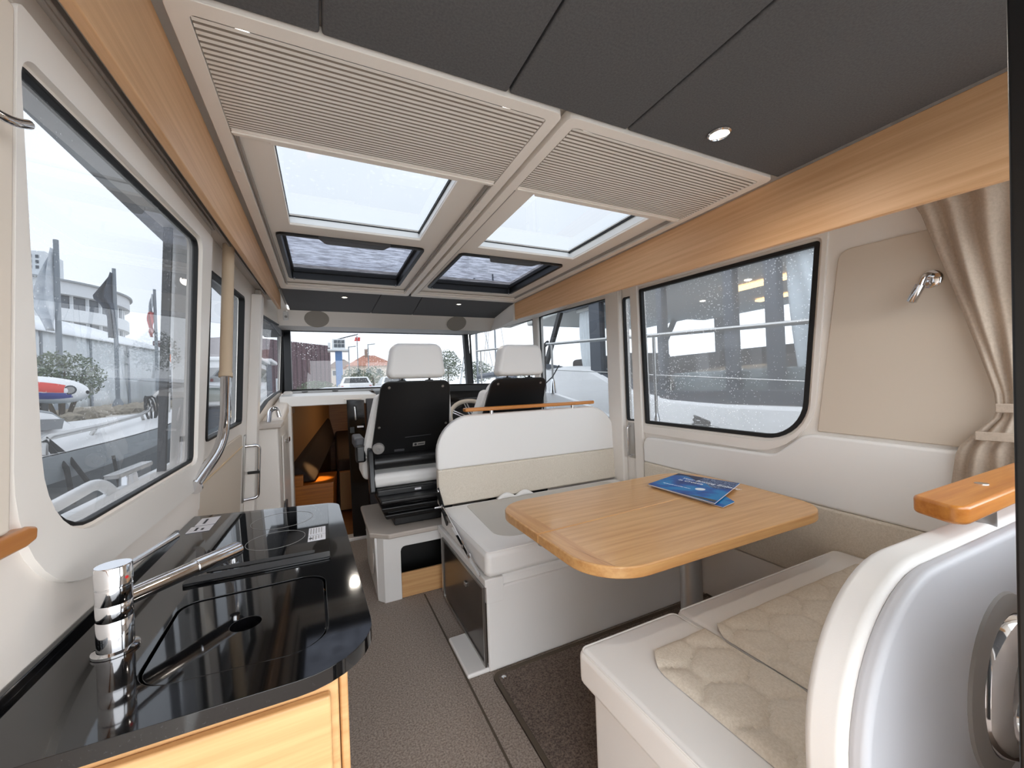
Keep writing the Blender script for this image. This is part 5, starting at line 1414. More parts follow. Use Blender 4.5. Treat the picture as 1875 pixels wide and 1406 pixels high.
r0_, r1_ = A_ + nq * 6.0, B2_ + nq * 6.0
b_ = B()
va = [b_.verts.new(p) for p in ((A_.x - nq.x * 0.25, A_.y - nq.y * 0.25, 4.92), (B2_.x - nq.x * 0.25, B2_.y - nq.y * 0.25, 4.92), (r1_.x, r1_.y, 7.2), (r0_.x, r0_.y, 7.2))]
b_.faces.new(va)
obj('canvas_roof', b_, M('tent_roof_white', (240, 243, 246), 0.6), mq, solid=0.05)
obj('eave_rope', tube(B(), [(A_.x - nq.x * 0.2, A_.y - nq.y * 0.2, 4.93), (B2_.x - nq.x * 0.2, B2_.y - nq.y * 0.2, 4.93)], 0.04, 6), polem, mq)
g_ = thing('tent_end', (0, 0, 0)) if False else None
b_ = B()
va = [b_.verts.new(p) for p in ((B2_.x, B2_.y, 1.0), ((B2_ + nq * 12).x, (B2_ + nq * 12).y, 1.0), ((B2_ + nq * 12).x, (B2_ + nq * 12).y, 4.9), (r1_.x, r1_.y, 7.15), (B2_.x, B2_.y, 4.9))]
b_.faces.new(va)
obj('end_wall', b_, canv, mq, solid=0.04)

# round terraced building far behind
rb = thing('round_building', (-33, 68, 1.0), 'white round terraced building with dark window bands far behind the tent', 'building')
ctr_b = (-34.2, 69.0, 0)
def ringb(r, z0, z1, mt, nm):
    return obj(nm, lathe(B(), [(r, z0), (r, z1)], ctr_b, n=64), mt, rb)
facw = M('white_facade', (228, 232, 235), 0.6)
facd = M('dark_glazing', (74, 82, 92), 0.2)
ringb(10.6, 1.0, 8.6, facw, 'parapet'); ringb(9.9, 8.6, 10.6, facd, 'window_band'); ringb(10.6, 10.6, 12.0, facw, 'parapet')
ringb(9.9, 12.0, 13.6, facd, 'window_band'); ringb(10.7, 13.6, 15.0, facw, 'parapet')
for k in range(0, 40):
    a = 2 * math.pi * k / 40
    if math.sin(a) < 0.4 and math.cos(a) > -0.6:
        for z0, z1 in ((8.6, 10.6), (12.0, 13.6)):
            obj('mullion', box(B(), ctr_b[0] + 10.0 * math.cos(a) - 0.12, ctr_b[0] + 10.0 * math.cos(a) + 0.12, ctr_b[1] + 10.0 * math.sin(a) - 0.12, ctr_b[1] + 10.0 * math.sin(a) + 0.12, z0, z1), facw, rb)
obj('roof_cap', lathe(B(), [(11.0, 15.0), (11.0, 15.2), (7.0, 16.1), (2.0, 16.3)], ctr_b, n=64), M('grey_roof', (158, 164, 168), 0.7), rb)
obj('roof_block', box(B(), -31.6, -27.9, 62.5, 66.0, 15.6, 18.4), facw, rb)
for k in range(2):
    for j in range(3):
        obj('small_opening', box(B(), -29.2 + 0.55 * k, -28.95 + 0.55 * k, 62.44, 62.52, 16.4 + 0.6 * j, 16.75 + 0.6 * j), facd, rb)
obj('red_mark', box(B(), -30.0, -29.6, 62.44, 62.52, 16.8, 17.3), M('red_sign', (176, 60, 60), 0.5), rb)

# bush, rock bank, kiosk with a sign, orange crane arm
bs = thing('quay_bush', (-7.15, 16.6, -0.6), 'round grey-green bush on the bank outside the big galley window', 'bush')
leafm = M('grey_green_leaf', (122, 134, 106), 0.8, var=(3, (86, 100, 76)))
b_ = B()
for k in range(2600):
    d = Vector((random.gauss(0, 1), random.gauss(0, 1), random.gauss(0, 1))).normalized() * (random.random() ** 0.35)
    c = Vector((-7.15 + d.x * 1.0, 16.6 + d.y * 0.9, 2.02 + d.z * 0.80))
    a = Vector((random.gauss(0, 1), random.gauss(0, 1), random.gauss(0, 1))).normalized() * 0.055
    e2 = Vector((random.gauss(0, 1), random.gauss(0, 1), random.gauss(0, 1))).normalized() * 0.030
    b_.faces.new([b_.verts.new(c - a), b_.verts.new(c + e2), b_.verts.new(c + a), b_.verts.new(c - e2)])
obj('foliage', b_, leafm, bs, smooth=False, kind='stuff')
for k in range(6):
    a = k * 1.05
    obj('stem', tube(B(), [(-7.15, 16.6, 0.4), (-7.15 + 0.3 * math.cos(a), 16.6 + 0.3 * math.sin(a), 1.3), (-7.15 + 0.6 * math.cos(a), 16.6 + 0.6 * math.sin(a), 2.2)], [0.05, 0.04, 0.015], 6), M('bark', (92, 80, 66), 0.9), bs)
bank = obj('ground_bank', hexa(B(), [(-40, 15.2, -0.8), (-6.0, 15.2, -0.8), (-6.2, 31.0, -0.8), (-40, 31, -0.8), (-40, 16.0, 0.72), (-6.2, 16.0, 0.72), (-6.6, 31.0, 1.0), (-40, 31, 1.0)]), quaym, kind='structure')
b_ = B()
for k in range(420):
    x = -9.0 + random.random() * 3.4
    y = 15.6 + random.random() * 14
    x = -6.5 - random.random() * 2.2
    z = 0.72 + 0.28 * (y - 16) / 15
    s = 0.10 + 0.16 * random.random()
    mtx = Matrix.Translation((x, y, z + s * 0.3)) @ Matrix.Rotation(random.random() * 6, 4, 'Z') @ Matrix.Diagonal((s * 1.4, s, s * 0.8, 1))
    bmesh.ops.create_icosphere(b_, subdivisions=1, radius=1.0, matrix=mtx)
tag(obj('bank_rocks', b_, rockm, smooth=False), 'rough grey-brown rocks along the quay bank below the tent', 'rocks', kind='stuff')
ks = thing('harbour_kiosk', (-9.6, 36, 1.0), 'small dark harbour kiosk with a white sign at the end of the tent', 'kiosk')
obj('kiosk_body', box(B(), -9.9, -8.4, 35.4, 37.0, 1.0, 3.3), M('dark_slat_wall', (70, 72, 78), 0.7), ks)
obj('kiosk_fascia', box(B(), -10.0, -8.3, 35.3, 37.1, 3.3, 4.1), facw, ks)
obj('sign_board', box(B(), -9.95, -9.2, 35.2, 35.28, 4.6, 5.9), M('red_white_sign', (206, 84, 84), 0.5, var=(3, (240, 240, 240))), ks)
obj('sign_post', tube(B(), [(-9.6, 35.3, 1.0), (-9.6, 35.3, 5.0)], 0.05, 8), polem, ks)
for k in range(4):
    obj('wall_slat', box(B(), -9.9, -8.4, 35.36, 35.40, 1.5 + 0.45 * k, 1.56 + 0.45 * k), facw, ks)
cr = tag(obj('orange_boom', tube(B(), [(-8.40, 34.6, 1.0), (-9.65, 34.6, 4.6)], 0.09, 8), M('orange_paint', (232, 122, 70), 0.5)), 'slim orange boom leaning by the kiosk at the end of the tent', 'boom')

# work boat with a wheelhouse, seen through the side door window
wb = thing('work_boat', (-3.0, 18.60, -0.6), 'slate blue work boat with white wheelhouse outside the side door window', 'boat')
obj('hull', loft([[(-4.6, 17.80, 1.05), (-4.4, 17.90, -0.6), (-4.4, 20.00, -0.6), (-4.6, 20.10, 1.05)], [(-1.2, 17.80, 1.05), (-1.3, 17.90, -0.6), (-1.3, 20.00, -0.6), (-1.2, 20.10, 1.05)], [(0.2, 18.90, 1.35), (0.0, 18.90, -0.6), (0.0, 19.00, -0.6), (0.2, 19.00, 1.35)]]), navy_m, wb, bevel=0.02)
obj('gunwale', loft([[(-4.65, 17.75, 1.05), (-4.65, 17.75, 1.16), (-4.65, 20.15, 1.16), (-4.65, 20.15, 1.05)], [(-1.2, 17.75, 1.05), (-1.2, 17.75, 1.16), (-1.2, 20.15, 1.16), (-1.2, 20.15, 1.05)], [(0.25, 18.85, 1.35), (0.25, 18.85, 1.45), (0.25, 19.05, 1.45), (0.25, 19.05, 1.35)]]), hullw, wb)
obj('wheelhouse', box(B(), -3.9, -2.0, 18.10, 19.80, 1.1, 2.55), navy_m, wb, bevel=0.04)
obj('wheelhouse_roof', box(B(), -4.1, -1.8, 17.95, 19.95, 2.55, 2.68), hullw, wb, bevel=0.03)
for x in (-3.7, -3.1, -2.5):
    obj('wheelhouse_window', box(B(), x, x + 0.48, 18.07, 18.10, 1.75, 2.35), M('sky_lit_glass', (140, 156, 168), 0.1), wb)
obj('round_badge', disc(B(), (-3.35, 18.10, 1.52), 0.16, (0, -1, 0), 0.03, 24), hullw, wb)
obj('deck_box', box(B(), -1.7, -1.2, 18.00, 18.40, 1.16, 1.9), facw, wb, bevel=0.02)
obj('mast', tube(B(), [(-2.9, 18.90, 2.6), (-2.9, 18.90, 4.6)], 0.04, 8), polem, wb)
wb2 = thing('harbour_boat', (-2.4, 13.5, -0.6), 'white cabin boat with dark windows outside the front side window', 'boat')
obj('hull', loft([[(-3.20, 12.2, 0.95), (-3.00, 12.3, -0.6), (-1.60, 12.3, -0.6), (-1.40, 12.2, 0.95)], [(-3.20, 14.6, 1.05), (-3.00, 14.6, -0.6), (-1.60, 14.6, -0.6), (-1.40, 14.6, 1.05)], [(-2.35, 16.0, 1.3), (-2.32, 15.9, -0.5), (-2.28, 15.9, -0.5), (-2.25, 16.0, 1.3)]]), hullg, wb2, bevel=0.02)
obj('cabin', box(B(), -3.00, -1.60, 12.6, 14.4, 1.0, 2.2), hullw, wb2, bevel=0.06)
obj('cabin_window', box(B(), -2.85, -1.75, 12.57, 12.60, 1.65, 2.02), dglass, wb2)
obj('cabin_window', box(B(), -1.60, -1.57, 12.9, 14.1, 1.65, 2.02), dglass, wb2)
obj('lower_window', box(B(), -2.70, -2.30, 12.57, 12.60, 1.15, 1.5), M('green_glass', (96, 112, 104), 0.2), wb2)
obj('lower_window', box(B(), -2.20, -1.80, 12.57, 12.60, 1.15, 1.5), dglass, wb2)
obj('roof', box(B(), -3.10, -1.50, 12.5, 14.5, 2.2, 2.30), hullw, wb2, bevel=0.03)

# ahead: hall, control tower, houses, cars, trees
hl = thing('storage_hall', (-1.2, 56, 1.0), 'large dark maroon clad hall beyond the windshield', 'building')
hmat = M('maroon_cladding', (108, 84, 92), 0.85, var=(1.2, (88, 68, 76)), stretch=(6, 6, 0.3))
obj('hall_body', hexa(B(), [(-7.0, 45, 1.0), (0.95, 60.0, 1.0), (-6.0, 66, 1.0), (-15, 50, 1.0), (-7.0, 45, 7.0), (0.95, 60, 7.75), (-6, 66, 7.75), (-15, 50, 7.0)]), hmat, hl)
for k in range(16):
    a = Vector((-7.0, 45.0)).lerp(Vector((0.95, 60.0)), (k + 0.5) / 16)
    z = 7.0 + 0.75 * (k + 0.5) / 16
    obj('cladding_seam', box(B(), a.x - 0.05, a.x + 0.05, a.y - 0.10, a.y + 0.05, 1.0, z), M('maroon_seam', (84, 66, 74), 0.85) if k == 0 else bpy.data.materials['maroon_seam'], hl)
tw = thing('control_tower', (1.85, 55, 1.0), 'slim blue harbour control tower with white glazed cabin', 'tower')
obj('shaft', box(B(), 1.42, 2.22, 54.6, 55.4, 1.0, 6.5), M('tower_blue', (92, 134, 188), 0.6), tw, bevel=0.05)
obj('platform', box(B(), 0.55, 3.05, 53.9, 56.1, 6.5, 6.72), facw, tw, bevel=0.04)
obj('cabin', box(B(), 1.1, 2.6, 54.2, 55.8, 6.72, 8.0), facw, tw, bevel=0.04)
for i in range(3):
    for j in range(2):
        obj('cabin_pane', box(B(), 1.30 + 0.42 * i, 1.66 + 0.42 * i, 54.14, 54.2, 6.95 + 0.5 * j, 7.35 + 0.5 * j), facd, tw)
obj('side_lamp', box(B(), 0.6, 0.9, 54.0, 54.3, 6.9, 7.5), facw, tw)
obj('mast_arm', tube(B(), [(1.6, 55, 8.0), (2.6, 55, 8.3), (4.2, 55, 8.75)], 0.07, 8), M('dark_steel', (70, 74, 80), 0.5), tw)
fl_ = thing('harbour_flag', (4.1, 55, 1.0), 'small red and white flag on a thin pole beside the control tower', 'flag')
obj('pole', tube(B(), [(4.1, 55.3, 1.0), (4.1, 55.3, 8.6)], 0.05, 8), polem, fl_)
obj('flag_cloth', hexa(B(), [(3.75, 55.28, 7.9), (4.45, 55.28, 7.9), (4.45, 55.32, 7.9), (3.75, 55.32, 7.9), (3.9, 55.28, 8.4), (4.5, 55.28, 8.4), (4.5, 55.32, 8.4), (3.9, 55.32, 8.4)]), bpy.data.materials['red_flag_cloth'], fl_)
for x, h, lab in ((4.9, 6.9, 'thin street lamp between the control tower and the orange roofed house'), (2.75, 6.6, 'thin bare mast right beside the control tower shaft')):
    lp = thing('street_lamp', (x, 50, 1.0), lab, 'street lamp')
    obj('mast', tube(B(), [(x, 50, 1.0), (x, 50, h)], 0.06, 8), polem, lp)
    obj('lamp_arm', tube(B(), [(x, 50, h - 0.05), (x + 0.8, 50, h + 0.05)], 0.05, 6), polem, lp)
def house(x0, x1, y, ze, zr, lab, roofc, wallc):
    h = thing('house', (0.5 * (x0 + x1), y, 1.0), lab, 'house', 'houses beyond the windshield')
    obj('walls', box(B(), x0, x1, y, y + 9, 1.0, ze), M('house_wall', wallc, 0.8), h)
    b = B()
    e_ = [(x0 - 0.4, y - 0.4, ze), (x1 + 0.4, y - 0.4, ze), (x1 + 0.4, y + 9.4, ze), (x0 - 0.4, y + 9.4, ze)]
    r_ = [(x0 + (x1 - x0) * 0.38, y + 4.5, zr), (x0 + (x1 - x0) * 0.62, y + 4.5, zr)]
    v = [b.verts.new(p) for p in e_ + r_]
    for f in ((0, 1, 5, 4), (1, 2, 5), (2, 3, 4, 5), (3, 0, 4), (0, 3, 2, 1)):
        b.faces.new([v[i] for i in f])
    obj('hipped_roof', b, M('roof_tiles', roofc, 0.85, bump=(8, 0.4, 0.05), var=(4, tuple(int(c * 0.85) for c in roofc))), h, smooth=False)
    for k in range(4):
        x = x0 + (x1 - x0) * (0.15 + 0.22 * k)
        wn = obj('house_window', box(B(), x, x + 0.8, y - 0.04, y, ze - 1.6, ze - 0.5), facw, h)
        obj('house_pane', box(B(), x + 0.08, x + 0.72, y - 0.06, y - 0.04, ze - 1.52, ze - 0.58), facd, wn)
    obj('chimney', box(B(), x0 + (x1 - x0) * 0.40, x0 + (x1 - x0) * 0.46, y + 3.5, y + 4.2, zr - 0.6, zr + 1.0), M('chimney', (150, 130, 116), 0.8), h)
    return h
house(3.6, 11.0, 69, 5.5, 7.6, 'pale house with orange tiled hip roof beyond the windshield', (192, 134, 112), (222, 210, 196))
house(0.8, 6.0, 86, 6.2, 8.2, 'further house with brown roof half hidden behind the blue control tower', (128, 108, 98), (206, 196, 186))
def car(x, y, lab, col, s=1.0):
    c = thing('parked_car', (x, y, 1.0), lab, 'car', 'cars parked on the quay')
    cm = M('car_paint', col, 0.25)
    obj('car_body', loft([[(x - 0.95 * s, y, 1.25), (x - 0.95 * s, y, 1.95), (x + 0.95 * s, y, 1.95), (x + 0.95 * s, y, 1.25)], [(x - 0.98 * s, y + 4.2, 1.25), (x - 0.98 * s, y + 4.2, 1.95), (x + 0.98 * s, y + 4.2, 1.95), (x + 0.98 * s, y + 4.2, 1.25)]]), cm, c, bevel=0.12)
    obj('car_cabin', loft([[(x - 0.90 * s, y + 0.15, 1.90), (x - 0.70 * s, y + 0.55, 2.46), (x + 0.70 * s, y + 0.55, 2.46), (x + 0.90 * s, y + 0.15, 1.90)], [(x - 0.90 * s, y + 3.3, 1.90), (x - 0.70 * s, y + 2.6, 2.46), (x + 0.70 * s, y + 2.6, 2.46), (x + 0.90 * s, y + 3.3, 1.90)]]), cm, c, bevel=0.08)
    obj('rear_window', hexa(B(), [(x - 0.74 * s, y + 0.14, 1.98), (x + 0.74 * s, y + 0.14, 1.98), (x + 0.74 * s, y + 0.22, 1.98), (x - 0.74 * s, y + 0.22, 1.98), (x - 0.62 * s, y + 0.44, 2.36), (x + 0.62 * s, y + 0.44, 2.36), (x + 0.62 * s, y + 0.54, 2.36), (x - 0.62 * s, y + 0.54, 2.36)]), dglass, c)
    for sx in (-1, 1):
        for yy in (0.8, 3.4):
            obj('wheel', lathe(B(), [(0.32, -0.1), (0.34, 0), (0.32, 0.1)], (x + sx * 0.86 * s, y + yy, 1.33), (1, 0, 0), 18), blackr, c)
        obj('tail_lamp', box(B(), x + sx * 0.82 * s - 0.08, x + sx * 0.82 * s + 0.08, y - 0.03, y, 1.55, 1.75), M('lamp_red', (180, 50, 44), 0.3), c)
    return c
car(2.3, 33.0, 'white car parked behind the windshield sill below the blue tower', (232, 234, 236), 1.25)
car(5.4, 34.0, 'white van-like car parked beside the bush beyond the windshield', (226, 230, 234), 1.2)
def tree(x, y, z0, r, lab, hgt, n=1500, ls=0.16, name='leafy_tree', grp='trees beyond the windshield', ctrs=None):
    t_ = thing(name, (x, y, z0), lab, 'tree' if 'tree' in name else 'bush', grp)
    b = B()
    for k in range(n):
        d = Vector((random.gauss(0, 1), random.gauss(0, 1), random.gauss(0, 1))).normalized() * (random.random() ** 0.4)
        c = Vector((x + d.x * r * (1 - 0.25 * d.z), y + d.y * r, z0 + hgt * 0.62 + d.z * hgt * 0.40))
        a = Vector((random.gauss(0, 1), random.gauss(0, 1), random.gauss(0, 1))).normalized() * ls
        e2 = Vector((random.gauss(0, 1), random.gauss(0, 1), random.gauss(0, 1))).normalized() * ls * 0.6
        b.faces.new([b.verts.new(c - a), b.verts.new(c + e2), b.verts.new(c + a), b.verts.new(c - e2)])
    obj('foliage', b, bpy.data.materials.get('tree_leaf') or M('tree_leaf', (110, 124, 100), 0.8, var=(1, (80, 94, 76))), t_, smooth=False, kind='stuff')
    obj('trunk', tube(B(), [(x, y, z0 - 0.1), (x, y, z0 + hgt * 0.6)], [0.16, 0.08], 8), bpy.data.materials['bark'], t_)
tree(16.8, 57.5, 1.0, 2.2, 'rounded green tree beside the helm headrest beyond the windshield', 6.0)
tree(22.9, 61.0, 1.0, 2.6, 'low wide green tree next to the black windshield pillar', 4.6)
tree(4.3, 40.0, 1.0, 1.3, 'dark bush beside the white car beyond the windshield', 2.6, 900, 0.10, 'quay_shrub', 'shrubs beyond the windshield')
tree(3.2, 48.0, 1.0, 1.6, 'green shrub at the foot of the blue tower', 3.0, 900, 0.12, 'quay_shrub', 'shrubs beyond the windshield')
tree(-0.6, 44.0, 1.0, 1.8, 'pale dry shrub in front of the maroon hall', 1.5, 700, 0.12, 'quay_shrub', 'shrubs beyond the windshield')
tree(34.0, 70.0, 1.0, 4.5, 'broad distant tree seen through the pane on the wheel side', 5.2)

# sailing boats with masts beyond the helm side pane
for (x, y, h, lab) in ((8.6, 22.5, 8.0, 'white sailing boat with bare mast beyond the pane on the wheel side, nearer one'),
                       (13.5, 31.0, 11.0, 'white sailing boat with bare mast beyond the pane on the wheel side, further one')):
    sbt = thing('sailing_boat', (x, y, -0.6), lab, 'boat', 'sailing boats on the wheel side')
    obj('hull', loft([[(x - 0.9, y - 4, 0.7), (x - 0.6, y - 4, -0.6), (x + 0.6, y - 4, -0.6), (x + 0.9, y - 4, 0.7)], [(x - 1.5, y, 0.75), (x - 0.9, y, -0.6), (x + 0.9, y, -0.6), (x + 1.5, y, 0.75)], [(x - 0.05, y + 4.6, 1.1), (x - 0.04, y + 4, -0.5), (x + 0.04, y + 4, -0.5), (x + 0.05, y + 4.6, 1.1)]]), hullw, sbt)
    obj('coachroof', loft([[(x - 0.9, y - 2, 0.7), (x - 0.8, y - 2, 1.3), (x + 0.8, y - 2, 1.3), (x + 0.9, y - 2, 0.7)], [(x - 0.7, y + 2.5, 0.75), (x - 0.5, y + 2.0, 1.1), (x + 0.5, y + 2.0, 1.1), (x + 0.7, y + 2.5, 0.75)]]), hullw, sbt)
    obj('mast', tube(B(), [(x, y + 0.5, 0.7), (x, y + 0.5, h)], 0.07, 8), polem, sbt)
    obj('boom_cover', tube(B(), [(x, y + 0.3, 1.9), (x, y - 3.2, 1.95)], 0.16, 8), navy_m, sbt)
    for s in (-1, 1):
        obj('shroud', tube(B(), [(x + s * 1.3, y + 0.3, 0.75), (x, y + 0.5, h - 0.4)], 0.015, 5), polem, sbt)
    obj('forestay', tube(B(), [(x, y + 4.4, 1.0), (x, y + 0.5, h - 0.2)], 0.02, 5), polem, sbt)

# big motor yacht lying alongside on the right
yt = thing('motor_yacht', (3.6, 3.5, -0.6), 'large white motor yacht with dark framed saloon windows lying close outside the dinette window', 'yacht')
XS = 3.6
gry = M('yacht_window_frame', (62, 68, 78), 0.4)
hd_ = M('yacht_headlining', (214, 214, 210), 0.7)
dkf = M('yacht_dark_furniture', (74, 66, 64), 0.6)
obj('hull_side', loft([[(2.86, -2.0, 0.62), (2.78, -2.0, -0.7), (7.2, -2.0, -0.7), (7.1, -2.0, 0.62)], [(2.86, 4.0, 0.72), (2.80, 4.0, -0.7), (7.2, 4.0, -0.7), (7.1, 4.0, 0.72)], [(3.05, 7.5, 0.95), (3.2, 7.5, -0.7), (6.8, 7.5, -0.7), (6.9, 7.5, 0.95)], [(4.9, 12.0, 1.35), (4.95, 11.6, -0.6), (5.05, 11.6, -0.6), (5.1, 12.0, 1.35)]]), hullw, yt, bevel=0.03)
prof_s = [(-2.0, 0.99), (1.4, 1.00), (2.6, 1.01), (3.3, 1.05), (3.8, 1.12), (4.30, 1.28), (4.65, 1.43), (4.95, 1.505), (5.5, 1.54), (6.2, 1.57), (7.0, 1.50), (7.6, 1.05)]
b_ = B()
a_ = [b_.verts.new((XS - 0.16 + (0.0 if y < 6 else (y - 6) * 0.35), y, 0.62 + 0.035 * max(0, y))) for y, z in prof_s]
c_ = [b_.verts.new((XS - 0.10 + (0.0 if y < 6 else (y - 6) * 0.35), y, z - 0.05)) for y, z in prof_s]
e_ = [b_.verts.new((XS - 0.03 + (0.0 if y < 6 else (y - 6) * 0.35), y, z)) for y, z in prof_s]
g_ = [b_.verts.new((XS + 0.9, y, z + 0.02)) for y, z in prof_s]
for r1__, r2__ in ((a_, c_), (c_, e_)):
    for i in range(len(prof_s) - 1):
        b_.faces.new((r1__[i], r1__[i + 1], r2__[i + 1], r2__[i]))
for i in range(6, len(prof_s) - 1):
    b_.faces.new((e_[i], e_[i + 1], g_[i + 1], g_[i]))
obj('cabin_side', b_, hullw, yt)
obj('sill_band', box(B(), XS - 0.06, XS + 0.03, 0.2, 3.45, 1.0, 1.13), gry, yt, bevel=0.008)
for y0, y1 in ((2.09, 2.20), (2.50, 2.60), (3.38, 3.46), (4.52, 4.76)):
    obj('window_post', box(B(), XS - 0.05, XS + 0.05, y0, y1, 1.05 if y0 < 4 else 1.28, 2.42), gry, yt, bevel=0.006)
obj('window_post', box(B(), XS - 0.05, XS + 0.03, 0.2, 0.9, 1.0, 2.42), gry, yt, bevel=0.006)
obj('header_band', hexa(B(), [(XS - 0.06, 0.2, 2.28), (XS + 0.04, 0.2, 2.28), (XS + 0.04, 5.5, 2.42), (XS - 0.06, 5.5, 2.42), (XS - 0.06, 0.2, 2.52), (XS + 0.04, 0.2, 2.52), (XS + 0.04, 5.5, 2.60), (XS - 0.06, 5.5, 2.60)]), gry, yt)
obj('roof', hexa(B(), [(XS - 0.25, -0.5, 2.50), (6.8, -0.5, 2.50), (6.6, 7.0, 2.44), (XS + 0.1, 7.0, 2.44), (XS - 0.25, -0.5, 2.66), (6.8, -0.5, 2.66), (6.6, 7.0, 2.54), (XS + 0.1, 7.0, 2.54)]), hd_, yt, bevel=0.03)
obj('windshield_post', hexa(B(), [(XS - 0.03, 6.10, 1.57), (XS + 0.03, 6.10, 1.57), (XS + 0.03, 6.20, 1.57), (XS - 0.03, 6.20, 1.57), (XS - 0.03, 5.48, 2.55), (XS + 0.03, 5.48, 2.55), (XS + 0.03, 5.58, 2.55), (XS - 0.03, 5.58, 2.55)]), blackal, yt)
obj('windshield_post', hexa(B(), [(6.2, 6.10, 1.57), (6.26, 6.10, 1.57), (6.26, 6.20, 1.57), (6.2, 6.20, 1.57), (6.2, 5.48, 2.55), (6.26, 5.48, 2.55), (6.26, 5.58, 2.55), (6.2, 5.58, 2.55)]), blackal, yt)
obj('lower_frame', hexa(B(), [(XS - 0.04, 3.4, 1.06), (XS + 0.03, 3.4, 1.06), (XS + 0.03, 6.2, 1.56), (XS - 0.04, 6.2, 1.56), (XS - 0.04, 3.4, 1.20), (XS + 0.03, 3.4, 1.20), (XS + 0.03, 6.2, 1.64), (XS - 0.04, 6.2, 1.64)]), gry, yt)
obj('saloon_ceiling', box(B(), XS + 0.04, 6.55, 0.2, 5.2, 2.36, 2.42), hd_, yt)
for (x0, x1, y0, y1) in ((4.55, 4.72, 1.3, 3.3), (5.6, 5.72, 1.3, 3.6)):
    obj('warm_light_strip', box(B(), x0, x1, y0, y1, 2.325, 2.345), EMIT('warm_led', (255, 206, 140), 6.0), yt)
for (x, y) in ((4.9, 3.9), (5.2, 2.4), (4.4, 2.9)):
    obj('ceiling_spot', disc(B(), (x, y, 2.352), 0.035, (0, 0, 1), 0.006, 14), EMIT('small_spot', (255, 240, 214), 14.0), yt)
obj('far_side', box(B(), 6.50, 6.56, 0.2, 6.0, 0.9, 1.74), dkf, yt)
for y0, y1 in ((0.2, 0.9), (2.9, 3.05), (4.7, 4.95)):
    obj('far_post', box(B(), 6.50, 6.56, y0, y1, 1.74, 2.36), gry, yt)
obj('saloon_floor', box(B(), XS + 0.04, 6.5, 0.2, 6.0, 0.40, 0.45), dkf, yt)
obj('galley_unit', box(B(), 4.9, 5.6, 2.9, 4.4, 0.45, 1.52), dkf, yt, bevel=0.03)
obj('sofa', box(B(), 4.3, 5.0, 1.3, 2.6, 0.45, 1.30), M('sofa_slate', (92, 98, 106), 0.8), yt, bevel=0.08)
obj('pale_table', hexa(B(), [(4.3, 2.9, 1.20), (5.0, 2.9, 1.20), (5.0, 4.0, 1.20), (4.3, 4.0, 1.20), (4.3, 2.9, 1.36), (5.0, 2.9, 1.42), (5.0, 3.8, 1.42), (4.3, 4.0, 1.30)]), M('pale_cloth', (178, 172, 160), 0.8), yt, bevel=0.02)
obj('mid_counter', box(B(), XS + 0.10, XS + 0.5, 0.9, 3.38, 0.45, 1.33), M('grey_green_panel', (150, 158, 158), 0.6), yt, bevel=0.02)
for (y0, y1, z0, z1) in ((0.80, 2.10, 1.22, 2.34), (4.78, 5.20, 1.50, 2.48)):
    def cf(u, v, y0=y0, y1=y1, z0=z0, z1=z1):
        return (XS + 0.10 + 0.022 * math.sin(u * 40 + 2 * math.sin(v * 3)), y0 + (y1 - y0) * u * (1 - 0.06 * v), z1 - (z1 - z0) * v)
    obj('white_curtain', grid_surf(B(), cf, 60, 8), M('sheer_white', (232, 236, 238), 0.8), yt, solid=0.003)
for y0, y1, z0, z1 in ((0.90, 2.09, 1.13, 2.34), (2.20, 2.50, 1.13, 2.36), (2.60, 3.38, 1.13, 2.38), (3.46, 4.52, 1.25, 2.40)):
    b_ = B()
    b_.faces.new([b_.verts.new(p) for p in ((XS, y0, z0), (XS, y1, z0), (XS, y1, z1), (XS, y0, z1))])
    obj('window_pane', b_, gl_dark, yt, smooth=False)
rz = [(-0.5, 1.50), (1.4, 1.60), (2.9, 1.695), (3.4, 1.735), (4.85, 1.83), (6.5, 1.95), (8.5, 2.08)]
rx = lambda y: 2.95 if y < 5 else 2.95 + 0.045 * (y - 5) ** 1.3
obj('side_rail', tube(B(), [(rx(y), y, z) for y, z in rz], 0.019, 12), steel, yt)
for y, zb_, zt in ((2.92, 0.74, 1.69), (4.85, 1.14, 1.82), (6.6, 1.22, 1.95), (8.2, 1.0, 2.06), (0.9, 0.68, 1.57)):
    sx = obj('rail_stanchion', tube(B(), [(rx(y), y, zb_), (rx(y), y, zt)], 0.016, 10), steel, yt)
    obj('stanchion_foot', lathe(B(), [(0.055, 0.0), (0.05, 0.03), (0.030, 0.16), (0.018, 0.20)], (rx(y), y, zb_ - 0.01), n=18), chrome, sx)
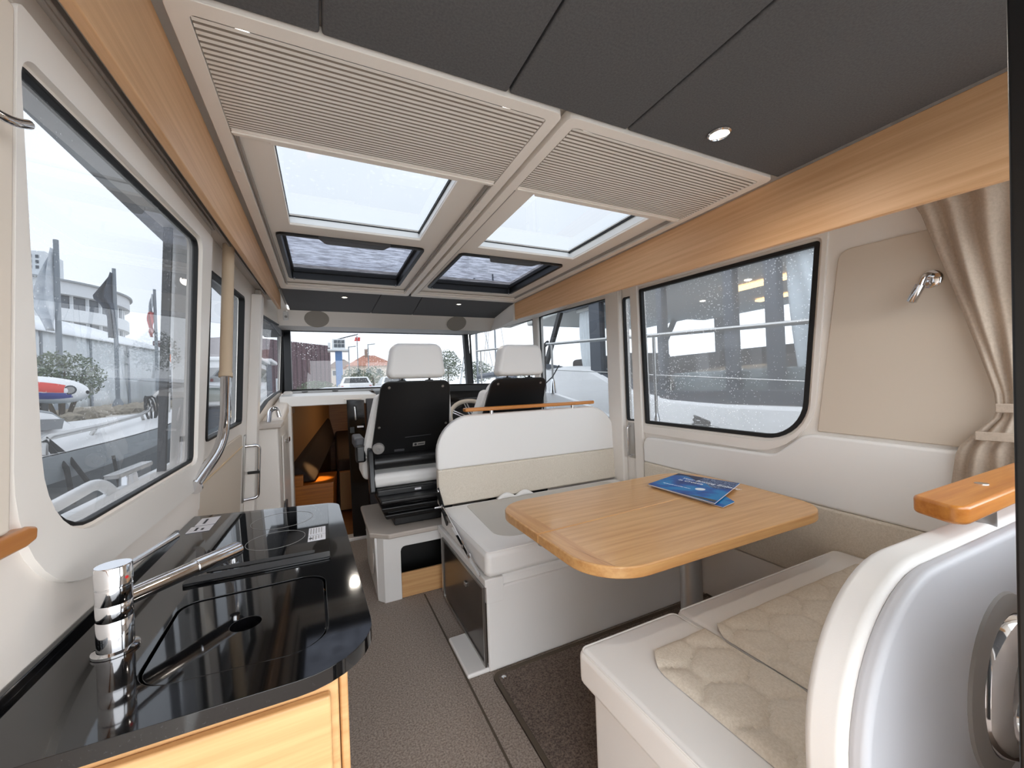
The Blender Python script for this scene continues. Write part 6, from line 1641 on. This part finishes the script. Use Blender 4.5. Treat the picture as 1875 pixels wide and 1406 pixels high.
obj('bulwark', plate(B(), [(2.9, 0.6), (2.9, 0.735), (3.5, 0.84), (4.2, 1.02), (4.85, 1.14), (6.0, 1.21), (7.6, 1.25), (7.6, 0.6)], [], lambda y, z, t: (2.93 + t + (0.045 * max(0, y - 5) ** 1.3), y, z), 0.0, 0.06), hullw, yt, bevel=0.02)
obj('helm_console', box(B(), 3.85, 4.7, 4.3, 5.7, 1.2, 1.66), dkf, yt, bevel=0.06)
obj('guard_wire', tube(B(), [(rx(y), y, z - 0.42 + 0.01 * y) for y, z in rz], 0.006, 6), steel, yt)
ck = obj('deck_cleat', tube(B(), [(3.15, 2.40, 0.80), (3.15, 2.58, 0.815), (3.15, 2.78, 0.80)], 0.020, 10), steel, yt)
b_ = B()
for k in range(5):
    tube(b_, [(3.15 + 0.05 * math.cos(a * math.pi / 6), 2.58 + (0.10 - 0.012 * k) * math.sin(a * math.pi / 6), 0.80 + 0.02 * k + 0.025 * math.cos(a * math.pi / 6 + k)) for a in range(12)], 0.011, 6, True)
obj('cleat_rope', b_, ropeb, ck)
obj('deck_filler', lathe(B(), [(0.05, 0), (0.05, 0.012), (0.03, 0.016)], (3.15, 1.85, 0.735), n=20), chrome, yt)
obj('lashing_line', tube(B(), [(2.94, 5.02, 1.86), (2.93, 5.02, 1.60), (2.95, 5.06, 1.20), (2.93, 5.12, 0.85)], 0.012, 8), ropeb, yt)
b_ = B()
tube(b_, [(2.95 + 0.04 * math.cos(a * math.pi / 6), 5.02 + 0.05 * math.sin(a * math.pi / 6), 1.84 + 0.05 * math.cos(a * math.pi / 6)) for a in range(12)], 0.012, 6, True)
obj('lashing_knot', b_, ropeb, yt)
ff = thing('pale_fender', (2.34, 4.4, 0.6), 'large pale grey round fender between our boat and the white yacht', 'fender')
obj('fender_body', lathe(B(), [(0.02, -0.5), (0.24, -0.42), (0.36, -0.2), (0.40, 0.05), (0.34, 0.28), (0.20, 0.42), (0.06, 0.47), (0.05, 0.53)], (2.34, 4.35, 0.60), n=28), M('pale_fender_grey', (206, 210, 214), 0.5), ff)
obj('fender_line', tube(B(), [(2.34, 4.35, 1.12), (2.66, 4.38, 1.35), (2.78, 4.40, 1.50)], 0.008, 6), ropeb, ff)
